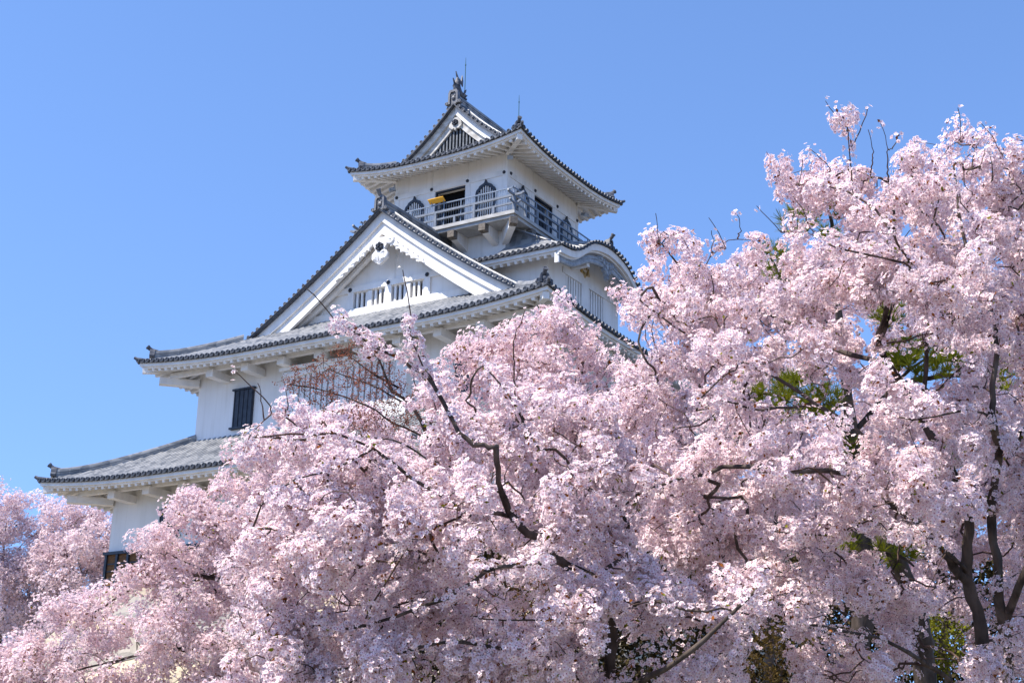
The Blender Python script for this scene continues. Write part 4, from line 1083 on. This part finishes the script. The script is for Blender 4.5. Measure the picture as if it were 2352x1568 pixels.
feel1 = [fe((1940, 300), (1896, 232), 3), fe((1966, 320), (1993, 248), 4), fe((2006, 350), (1994, 298), 2), fe((2038, 345), (2022, 282), 3), fe((2205, 320), (2200, 248), 2), fe((2300, 350), (2254, 284), 4), (fe((1905, 385), (1862, 344), 4)), fe((1836, 425), (1842, 358), 6), fe((1668, 570), (1628, 500), 0),
         fe((1636, 575), (1634, 530), 2), fe((1790, 530), (1738, 473), 2), fe((1511, 550), (1506, 490), 0), fe((2050, 340), (2062, 312), 8), fe((2280, 400), (2270, 345), 5), fe((1700, 530), (1692, 492), 9), fe((1850, 495), (1822, 450), 0), fe((2250, 385), (2262, 342), 4)]
cherry('largest pink cherry tree filling the right side, several dark stems low down', limbs1, poly1, 2400, d+.25, 1.55, 52, R=.064, hard=HARD+LOW+GAPS, bl=.44, holes=holes1, bare=bare1, feelers=feel1, tilt=(0, -.5), tints=((.96, .89, .885), (.95, .83, .85)))

# --- the middle cherry whose long boughs reach up before the castle
d = 9.6
vis2 = [[(1168, 1195, d-.3), (1154, 1127, d-.6), (1143, 1078, d-.7), (1132, 1029, d-.8)], [(1128, 1042, d-.8), (1094, 1028, d-.8), (1058, 1010, d-.8)],
        [(1168, 1185, d-.5), (1130, 1174, d-.8), (1093, 1172, d-.9), (1039, 1136, d-1.0)], [(1292, 1289, d-.4), (1238, 1240, d-.5), (1197, 1222, d-.5)],
        [(1450, 1376, d-.3), (1440, 1349, d-.3), (1373, 1322, d-.5), (1328, 1299, d-.5)], [(1223, 1300, d-.9), (1174, 1300, d-1.0), (1121, 1315, d-1.1), (1062, 1338, d-1.1), (998, 1356, d-1.1)],
        [(1493, 1560, d-.8), (1561, 1510, d-1.0), (1615, 1461, d-1.1), (1682, 1398, d-1.1)], [(1515, 1388, d-.9), (1570, 1407, d-.9), (1650, 1398, d-1.0)], [(1400, 1560, d), (1409, 1492, d), (1405, 1425, d)],
        [(1093, 1172, d-.9), (1030, 1200, d-1.0), (960, 1250, d-1.1), (890, 1340, d-1.1)], [(1310, 1060, d-.5), (1270, 1030, d-.6), (1235, 1020, d-.7)]]
limbs2 = [([(1402, 1860, d), (1400, 1700, d), (1400, 1556, d), (1409, 1492, d), (1405, 1420, d), (1373, 1322, d-.5), (1328, 1299, d-.5), (1292, 1289, d-.4), (1238, 1240, d-.5), (1197, 1222, d-.5), (1168, 1185, d-.5), (1154, 1127, d-.6), (1143, 1078, d-.7), (1132, 1032, d-.8), (1094, 1028, d-.8), (1058, 1010, d-.8), (1017, 960, d-.7), (972, 897, d-.7), (930, 860, d-.7), (880, 820, d-.7), (820, 775, d-.7), (775, 738, d-.7)], .10, .008),
          ([(1168, 1185, d-.5), (1130, 1174, d-.8), (1093, 1172, d-.9), (1039, 1136, d-1.0), (960, 1090, d-1.0), (860, 1030, d-1.0), (760, 1010, d-1.0), (660, 1000, d-1.0), (580, 1005, d-.9)], .03, .007),
          ([(1093, 1172, d-.9), (1030, 1200, d-1.0), (960, 1250, d-1.1), (890, 1340, d-1.1), (840, 1420, d-1.0)], .018, .006),
          ([(1292, 1289, d-.4), (1223, 1300, d-.9), (1174, 1300, d-1.0), (1121, 1315, d-1.1), (1062, 1338, d-1.1), (998, 1356, d-1.1), (900, 1400, d-1.0), (800, 1440, d-.9), (700, 1440, d-.8), (600, 1470, d-.7)], .04, .01),
          ([(1400, 1600, d), (1440, 1575, d-.4), (1493, 1555, d-.8), (1561, 1510, d-1.0), (1615, 1461, d-1.1), (1682, 1398, d-1.1), (1740, 1350, d-1.1)], .055, .02),
          ([(1405, 1420, d), (1450, 1376, d-.3), (1515, 1388, d-.9), (1570, 1407, d-.9), (1650, 1398, d-1.0), (1720, 1410, d-1.0)], .035, .012),
          ([(1373, 1322, d-.5), (1440, 1260, d-.2), (1420, 1180, d), (1350, 1100, d-.3), (1310, 1060, d-.5), (1270, 1030, d-.6), (1235, 1020, d-.7), (1200, 960, d-.6), (1160, 890, d-.5), (1110, 840, d-.4)], .035, .008),
          ([(1058, 1010, d-.8), (1010, 900, d-.7), (975, 840, d-.7), (950, 790, d-.7), (940, 735, d-.7)], .014, .006),
          ([(1400, 1600, d), (1300, 1540, d-.5), (1150, 1480, d-.9), (1000, 1480, d-1.0), (850, 1520, d-1.0), (700, 1560, d-.9)], .04, .01),
          ([(860, 1030, d-1.0), (760, 1080, d-1.0), (680, 1100, d-1.0), (600, 1160, d-.9)], .014, .006),
          ([(1405, 1420, d), (1330, 1430, d-.6), (1230, 1430, d-.9), (1100, 1420, d-1.0)], .025, .01)]
poly2 = [(765, 728), (800, 735), (850, 775), (905, 825), (928, 790), (930, 712), (955, 712), (972, 790), (1000, 860), (1030, 920), (1100, 900), (1200, 880), (1330, 900), (1440, 990), (1450, 1120), (1480, 1260), (1560, 1350), (1760, 1330), (1760, 1440), (1640, 1640), (520, 1640), (500, 1520), (600, 1380), (560, 1290), (560, 1150), (640, 1080), (580, 1040), (560, 1005), (640, 985), (720, 975), (850, 990), (985, 1010), (1010, 980), (930, 900), (880, 850), (800, 785)]
holes2 = [[(1110, 1025), (1145, 1025), (1185, 1180), (1155, 1195)], [(1160, 1310), (1290, 1310), (1280, 1380), (1180, 1370)], [(1390, 1430), (1460, 1430), (1460, 1568), (1400, 1568)], [(640, 830), (800, 815), (890, 870), (975, 960), (960, 1000), (850, 975), (640, 960)], [(1460, 1440), (1580, 1420), (1560, 1490), (1480, 1530)],
          [(1300, 1250), (1420, 1290), (1430, 1340), (1330, 1300)]]
bare2 = [(v, 28) for v in vis2]
fe2 = lambda a, b, fl: fe(a, b, fl, d-.7)
feel2 = [fe2((770, 735), (695, 652), 0), fe2((942, 720), (925, 620), 0), fe2((620, 930), (536, 852), 4), fe2((600, 920), (592, 880), 0), fe2((300, 1280), (275, 1240), 0), fe2((1180, 775), (1206, 712), 0), fe2((660, 940), (655, 890), 3)]
feel2 = [f for k, f in enumerate(feel2) if k != 4]
cherry('middle cherry tree in pale blossom sending long boughs up before the castle gable', limbs2, poly2, 1500, d-.35, 1.2, 52, bl=.46, hard=LOW+GAPS, R=.060, holes=holes2, bare=bare2, feelers=feel2, tints=((.95, .89, .895), (.945, .83, .855)), tilt=(.5, -.5))

# --- cherries behind
d = 15.0
limbs5 = [([(1330, 1720, d), (1340, 1500, d), (1330, 1350, d), (1350, 1200, d), (1330, 1050, d), (1320, 930, d), (1340, 830, d)], .12, .02), ([(1330, 1350, d), (1200, 1200, d), (1080, 1100, d-.3), (980, 1040, d-.3)], .06, .015), ([(1330, 1050, d), (1220, 940, d), (1140, 870, d), (1100, 820, d)], .04, .012), ([(1350, 1200, d), (1450, 1050, d), (1500, 900, d), (1540, 800, d)], .05, .015), ([(1320, 930, d), (1280, 830, d), (1255, 760, d)], .025, .01), ([(1200, 1200, d), (1050, 1230, d), (900, 1220, d)], .04, .012)]
poly5 = [(985, 850), (1040, 810), (1110, 775), (1170, 765), (1215, 735), (1245, 700), (1275, 705), (1300, 750), (1340, 735), (1400, 690), (1440, 672), (1480, 640), (1560, 760), (1600, 1000), (1600, 1350), (1300, 1480), (900, 1400), (860, 1250), (900, 1080), (980, 980)]
hole5 = [[(1490, 740), (1540, 740), (1535, 800), (1490, 790)], [(1410, 765), (1482, 790), (1482, 815), (1440, 810)]]
cherry('cherry tree standing behind the middle one, its top just under the castle eave', limbs5, poly5, 1500, d, 1.7, 42, fsize=.020, R=.085, tints=((.96, .89, .89), (.955, .80, .82)), step=.11, leafy=.07, holes=hole5, spread=.11, mg=.2, hard=LOW+GAPS)
d = 20.0
limbs3 = [([(620, 1680, d), (630, 1500, d), (610, 1400, d), (640, 1280, d), (660, 1180, d), (690, 1080, d)], .14, .03), ([(610, 1400, d), (520, 1340, d), (430, 1330, d), (330, 1340, d), (240, 1400, d), (150, 1460, d)], .07, .015), ([(640, 1280, d), (560, 1200, d), (480, 1170, d), (430, 1140, d)], .04, .012), ([(660, 1180, d), (620, 1090, d), (570, 1030, d)], .04, .012), ([(630, 1500, d), (480, 1480, d), (330, 1500, d), (180, 1540, d), (60, 1570, d)], .06, .015), ([(660, 1180, d), (760, 1100, d), (860, 1060, d)], .05, .015), ([(520, 1340, d), (430, 1290, d), (350, 1250, d)], .035, .012)]
poly3 = [(540, 985), (590, 970), (650, 965), (700, 940), (760, 935), (900, 960), (960, 1100), (950, 1300), (900, 1600), (-80, 1660), (-60, 1530), (20, 1500), (60, 1440), (130, 1385), (160, 1375), (205, 1365), (260, 1350), (310, 1305), (322, 1265), (312, 1235), (340, 1205), (385, 1195), (420, 1120), (455, 1105), (480, 1130), (530, 1090), (540, 1060), (550, 1020)]
hole3 = [[(75, 1500), (165, 1435), (165, 1455), (75, 1520)], [(1000, 0), (1000, 1), (1001, 1)]]
cherry('further cherry tree at the left whose pale crown slopes down past the castle foot', limbs3, poly3, 2000, d, 2.0, 46, fsize=.022, R=.11, tints=((.96, .89, .89), (.955, .81, .825)), step=.14, leafy=.07, mg=.25, spread=.14, holes=hole3, rt=.0036)
d = 24.0
limbs6 = [([(2180, 1640, d), (2170, 1480, d), (2180, 1350, d), (2190, 1200, d), (2200, 1050, d), (2210, 950, d)], .16, .03), ([(2180, 1350, d), (2080, 1200, d), (2000, 1100, d), (1950, 1000, d)], .06, .02), ([(2190, 1200, d), (2280, 1080, d), (2340, 980, d)], .06, .02), ([(2170, 1480, d), (2000, 1420, d), (1850, 1350, d), (1700, 1300, d)], .07, .02), ([(2180, 1400, d), (2290, 1350, d), (2370, 1300, d)], .05, .02)]
poly6 = [(1600, 1100), (1750, 1000), (1900, 930), (2050, 880), (2250, 880), (2420, 900), (2430, 1500), (2300, 1500), (2200, 1440), (2000, 1480), (1800, 1500), (1650, 1420)]
cherry('distant cherry tree seen through the dark stems at the right edge', limbs6, poly6, 1200, d, 1.6, 40, fsize=.028, R=.13, tints=((.95, .88, .88), (.945, .80, .82)), step=.17, leafy=.02, rt=.004, spread=.16, hard=LOW[1:4])
d = 18.5
limbs7 = [([(2140, 1740, d-4), (2110, 1450, d-4), (2085, 1350, d-4), (2060, 1290, d-4), (2043, 1253, d-4), (1990, 1180, d-3.6)], .26, .14), ([(1760, 1740, d), (1770, 1500, d), (1760, 1300, d), (1790, 1100, d), (1780, 950, d), (1800, 820, d)], .13, .03), ([(1760, 1300, d), (1900, 1150, d), (2020, 1000, d), (2120, 850, d), (2200, 740, d)], .07, .02), ([(1790, 1100, d), (1680, 980, d), (1600, 880, d), (1560, 800, d)], .06, .02), ([(2020, 1000, d), (2180, 960, d), (2320, 880, d)], .04, .015)]
poly7 = [(1500, 800), (1530, 660), (1600, 615), (1640, 600), (1720, 575), (1800, 600), (1850, 575), (1920, 560), (1990, 520), (2060, 480), (2140, 440), (2240, 420), (2380, 420), (2430, 900), (2420, 1200), (2100, 1180), (1950, 1300), (1650, 1320), (1500, 1200)]
hole7 = [[(2030, 790), (2110, 785), (2210, 805), (2200, 875), (2060, 868)], [(1700, 880), (1800, 865), (1925, 870), (1930, 965), (1830, 960), (1740, 925)], [(1490, 740), (1540, 740), (1535, 800), (1490, 790)]]
cherry('further cherry tree behind the largest one, showing between its boughs', limbs7, poly7, 1500, d, 1.4, 44, fsize=.023, R=.10, tints=((.95, .88, .88), (.95, .83, .85)), step=.13, leafy=.03, holes=hole7, spread=.13, hard=LOW+GAPS)
d = 69.0
for (lab, lim, pol, n) in (('far cherry tree at the left edge, cut by the frame, under the lowest eave', [([(-10, 1640, d), (0, 1480, d), (10, 1380, d), (5, 1280, d), (15, 1200, d)], .25, .06), ([(10, 1380, d), (60, 1340, d), (90, 1290, d)], .1, .04)], [(-120, 1150), (-40, 1130), (20, 1115), (60, 1165), (70, 1220), (30, 1240), (90, 1290), (90, 1420), (60, 1560), (-120, 1600)], 900),
                           ('far cherry tree touching the white castle wall, just left of its boarded foot', [([(110, 1660, d), (105, 1520, d), (120, 1430, d), (140, 1330, d), (160, 1240, d)], .25, .06), ([(120, 1430, d), (190, 1330, d), (230, 1230, d)], .1, .04), ([(140, 1330, d), (90, 1230, d), (40, 1260, d)], .09, .03)], [(60, 1260), (80, 1170), (95, 1140), (150, 1140), (200, 1160), (240, 1165), (290, 1180), (310, 1500), (200, 1520), (100, 1520), (60, 1420), (20, 1330)], 1100)):
    cherry(lab, lim, pol, n, d, 2.2, 40, fsize=.052, R=.28, tints=((.94, .88, .89), (.93, .82, .85)), step=.4, leafy=.0, rt=.010, spread=.4, edge=90)

# --- pine behind the right cherry
def needle_template(n=26):
    V, F = [], []
    rr = np.random.default_rng(3)
    for k in range(n):
        th = rr.uniform(0, 6.283); ph = rr.uniform(.15, 1.25); v = np.array((math.sin(ph)*math.cos(th), math.sin(ph)*math.sin(th), math.cos(ph)))
        s = np.cross(v, rr.normal(size=3)); s /= np.linalg.norm(s); w = .030
        a = v*.04; b = v*rr.uniform(.8, 1.1)
        V += [a-s*w, a+s*w, b+s*w*.3, b-s*w*.3]; F.append(tuple(4*k+j for j in range(4)))
    return np.array(V), np.array(F), np.zeros(len(V), int)
NT = needle_template()
d = 14.2
base = at(1960, 1750, d)
pine = thing('pine_tree', 'green pine tree half hidden behind the right cherry tree', 'pine tree', (float(base[0]), float(base[1]), 0.0))
w = Wood()
w.limb([(1960, 1750, d), (1965, 1500, d), (1975, 1250, d), (1960, 1000, d), (1930, 780, d), (1915, 600, d), (1905, 490, d)], .13, .015)
for pts in ([(1935, 820, d), (1880, 690, d), (1840, 590, d), (1833, 520, d-.1)], [(1880, 690, d), (1800, 640, d), (1768, 590, d)], [(1960, 1000, d), (2060, 880, d), (2120, 830, d), (2190, 830, d)], [(1960, 1000, d), (1900, 950, d), (1840, 920, d), (1720, 900, d-.2)], [(2060, 880, d), (2200, 870, d), (2320, 865, d)], [(1972, 1150, d), (1955, 1060, d)], [(1975, 1250, d), (2060, 1270, d), (2100, 1300, d)]):
    w.limb(pts, .03, .008)
clumps = [(1905, 483, 34, 26), (1835, 515, 40, 34), (1768, 585, 32, 22), (1795, 615, 42, 34), (2120, 828, 75, 90), (2070, 815, 40, 40), (1845, 915, 70, 90), (1890, 925, 45, 50), (1775, 905, 45, 40), (1705, 896, 26, 12), (1960, 1045, 46, 40), (2320, 865, 45, 40), (2180, 838, 40, 40), (1912, 545, 26, 14), (2060, 1265, 50, 40), (1945, 1250, 30, 20), (2150, 1060, 40, 30), (2040, 720, 40, 26)]
tg = []; pos, nr = [], []
for (cx, cy, r, n) in clumps:
    for k in range(n):
        a = RNG.uniform(0, 6.283); q = math.sqrt(RNG.uniform(0, 1))*r; p = at(cx+math.cos(a)*q, cy+math.sin(a)*q*.75, d+RNG.normal(0, .22))
        c = at(cx, cy+r*.5, d); pos.append(p); v = (p-c); v /= np.linalg.norm(v)+1e-9; nr.append(v+np.array((0, 0, .9))+RNG.normal(0, .25, 3))
        if k % 3 == 0: tg.append(p)
w.grow(tg, .1); w.finish(.003)
w.mesh('trunk', M['bark'], pine, lambda r: r >= .011); w.mesh('branches', M['twig'], pine, lambda r: r < .011)
pos = np.array(pos); nr = np.array(nr); V, F = scatter(NT, pos, nr, RNG.uniform(.085, .14, len(pos)))
k = RNG.random((len(pos), 1)); tint = np.array([[.24, .235, .018]])*(1-k)+np.array([[.12, .15, .02]])*k
quad_mesh('crown', V, F, M['leaf'], pine, np.repeat(tint, len(NT[0]), axis=0))

# --- bare tree with red buds before the castle
d = 13.0
base = at(1080, 1750, d)
red = thing('budding_tree', 'leafless tree hazed with small red buds before the lattice windows', 'tree', (float(base[0]), float(base[1]), 0.0))
w = Wood()
w.limb([(1080, 1750, d), (1070, 1500, d), (1050, 1250, d), (1010, 1080, d), (985, 1010, d), (955, 940, d), (915, 890, d), (880, 830, d), (855, 770, d)], .06, .006)
for pts in ([(985, 1010, d), (900, 970, d), (860, 940, d), (790, 915, d), (720, 895, d), (660, 880, d)], [(955, 940, d), (900, 910, d), (840, 880, d), (760, 850, d)], [(915, 890, d), (860, 860, d), (800, 815, d)], [(1010, 1080, d), (960, 1040, d), (900, 1010, d), (800, 1000, d)], [(985, 1010, d), (990, 960, d), (960, 900, d), (950, 860, d)]):
    w.limb(pts, .012, .004)
polyr = [(632, 880), (655, 850), (720, 830), (770, 790), (850, 770), (880, 800), (930, 860), (990, 920), (1010, 1000), (940, 1010), (880, 990), (780, 1010), (740, 960), (700, 905), (650, 895)]
T = sample_crown(polyr, 850, d, .8, edge=120)
w.grow(T, .07, .015); w.finish(.0017, .42)
M['redtwig'] = noise_mat('reddish_twigs', (0.07, 0.042, 0.032), (0.13, 0.08, 0.06), 10, .8, .2, 4)
w.mesh('trunk', M['bark'], red, lambda r: r >= .009); w.mesh('branches', M['redtwig'], red, lambda r: r < .009)
ii = np.array([i for i in range(len(w.p)) if not w.main[i]])
n = 6500; s = ii[RNG.integers(0, len(ii), n)]
c = np.array([[.30, .11, .07]])*RNG.uniform(.6, 1.3, (n, 1))
leaves(red, 'buds', w.P[s]+RNG.normal(0, .02, (n, 3)), RNG.normal(size=(n, 3)), RNG.uniform(.012, .024, n), c)

# --- shrubs in the lower right
d = 17.0
for (cx, cy, rw, rh, n, col, lab) in ((2140, 1480, 110, 70, 2600, (.13, .13, .015), 'yellow green shrub low down under the right cherry stems'), (1790, 1520, 110, 80, 1700, (.09, .06, .02), 'bronze leaved shrub low down between the two near cherry trees'), (1230, 1370, 90, 60, 1500, (.15, .08, .03), 'orange brown shrub behind the lowest boughs of the middle cherry')):
    base = at(cx, cy+260, d); s_ = thing('shrub', lab, 'shrub', (float(base[0]), float(base[1]), 0.0))
    w = Wood(); w.limb([(cx, cy+260, d), (cx-5, cy+120, d), (cx+4, cy+30, d)], .03, .01)
    poly = [(cx+rw*math.cos(t)*(1+.12*math.sin(5*t+cx)), cy+rh*math.sin(t)*(1+.12*math.cos(4*t))) for t in np.linspace(0, 6.283, 22)[:-1]]
    T = sample_crown(poly, 150, d, .6, edge=60); w.grow(T, .1); w.finish(.003)
    w.mesh('branches', M['twig'], s_, lambda r: True)
    ii = np.array([i for i in range(len(w.p)) if not w.main[i]]); s = ii[RNG.integers(0, len(ii), n)]
    leaves(s_, 'foliage', w.P[s]+RNG.normal(0, .05, (n, 3)), RNG.normal(size=(n, 3)), RNG.uniform(.03, .055, n), np.array([col])*RNG.uniform(.5, 1.5, (n, 1)))

# --- clipped evergreen hedge closing the view low down behind the trees
base = at(1750, 1500, 31.0)
hedge = thing('hedge', 'tall dark evergreen hedge low down behind the cherry stems', 'hedge', (float(base[0]), float(base[1]), 0.0))
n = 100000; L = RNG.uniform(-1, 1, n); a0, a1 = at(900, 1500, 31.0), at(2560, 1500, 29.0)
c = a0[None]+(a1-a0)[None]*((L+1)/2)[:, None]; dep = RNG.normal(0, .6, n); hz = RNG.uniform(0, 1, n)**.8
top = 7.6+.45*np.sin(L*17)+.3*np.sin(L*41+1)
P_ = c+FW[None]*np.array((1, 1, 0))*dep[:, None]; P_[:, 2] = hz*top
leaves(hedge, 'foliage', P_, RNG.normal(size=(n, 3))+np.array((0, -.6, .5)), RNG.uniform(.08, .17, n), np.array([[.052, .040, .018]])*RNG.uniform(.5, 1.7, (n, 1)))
w = Wood()
for u in np.linspace(.04, .96, 14):
    q = a0+(a1-a0)*u; pts = [np.array((q[0], q[1], z)) for z in (0, 2, 4.2, 6.5)]
    for k, p in enumerate(pts): w.p.append(p+RNG.normal(0, .06, 3)*(k > 0)); w.par.append(len(w.p)-2 if k else -1); w.r.append(.07-.015*k); w.main.append(True)
w.finish(); w.mesh('stems', M['bark'], hedge, lambda r: True)
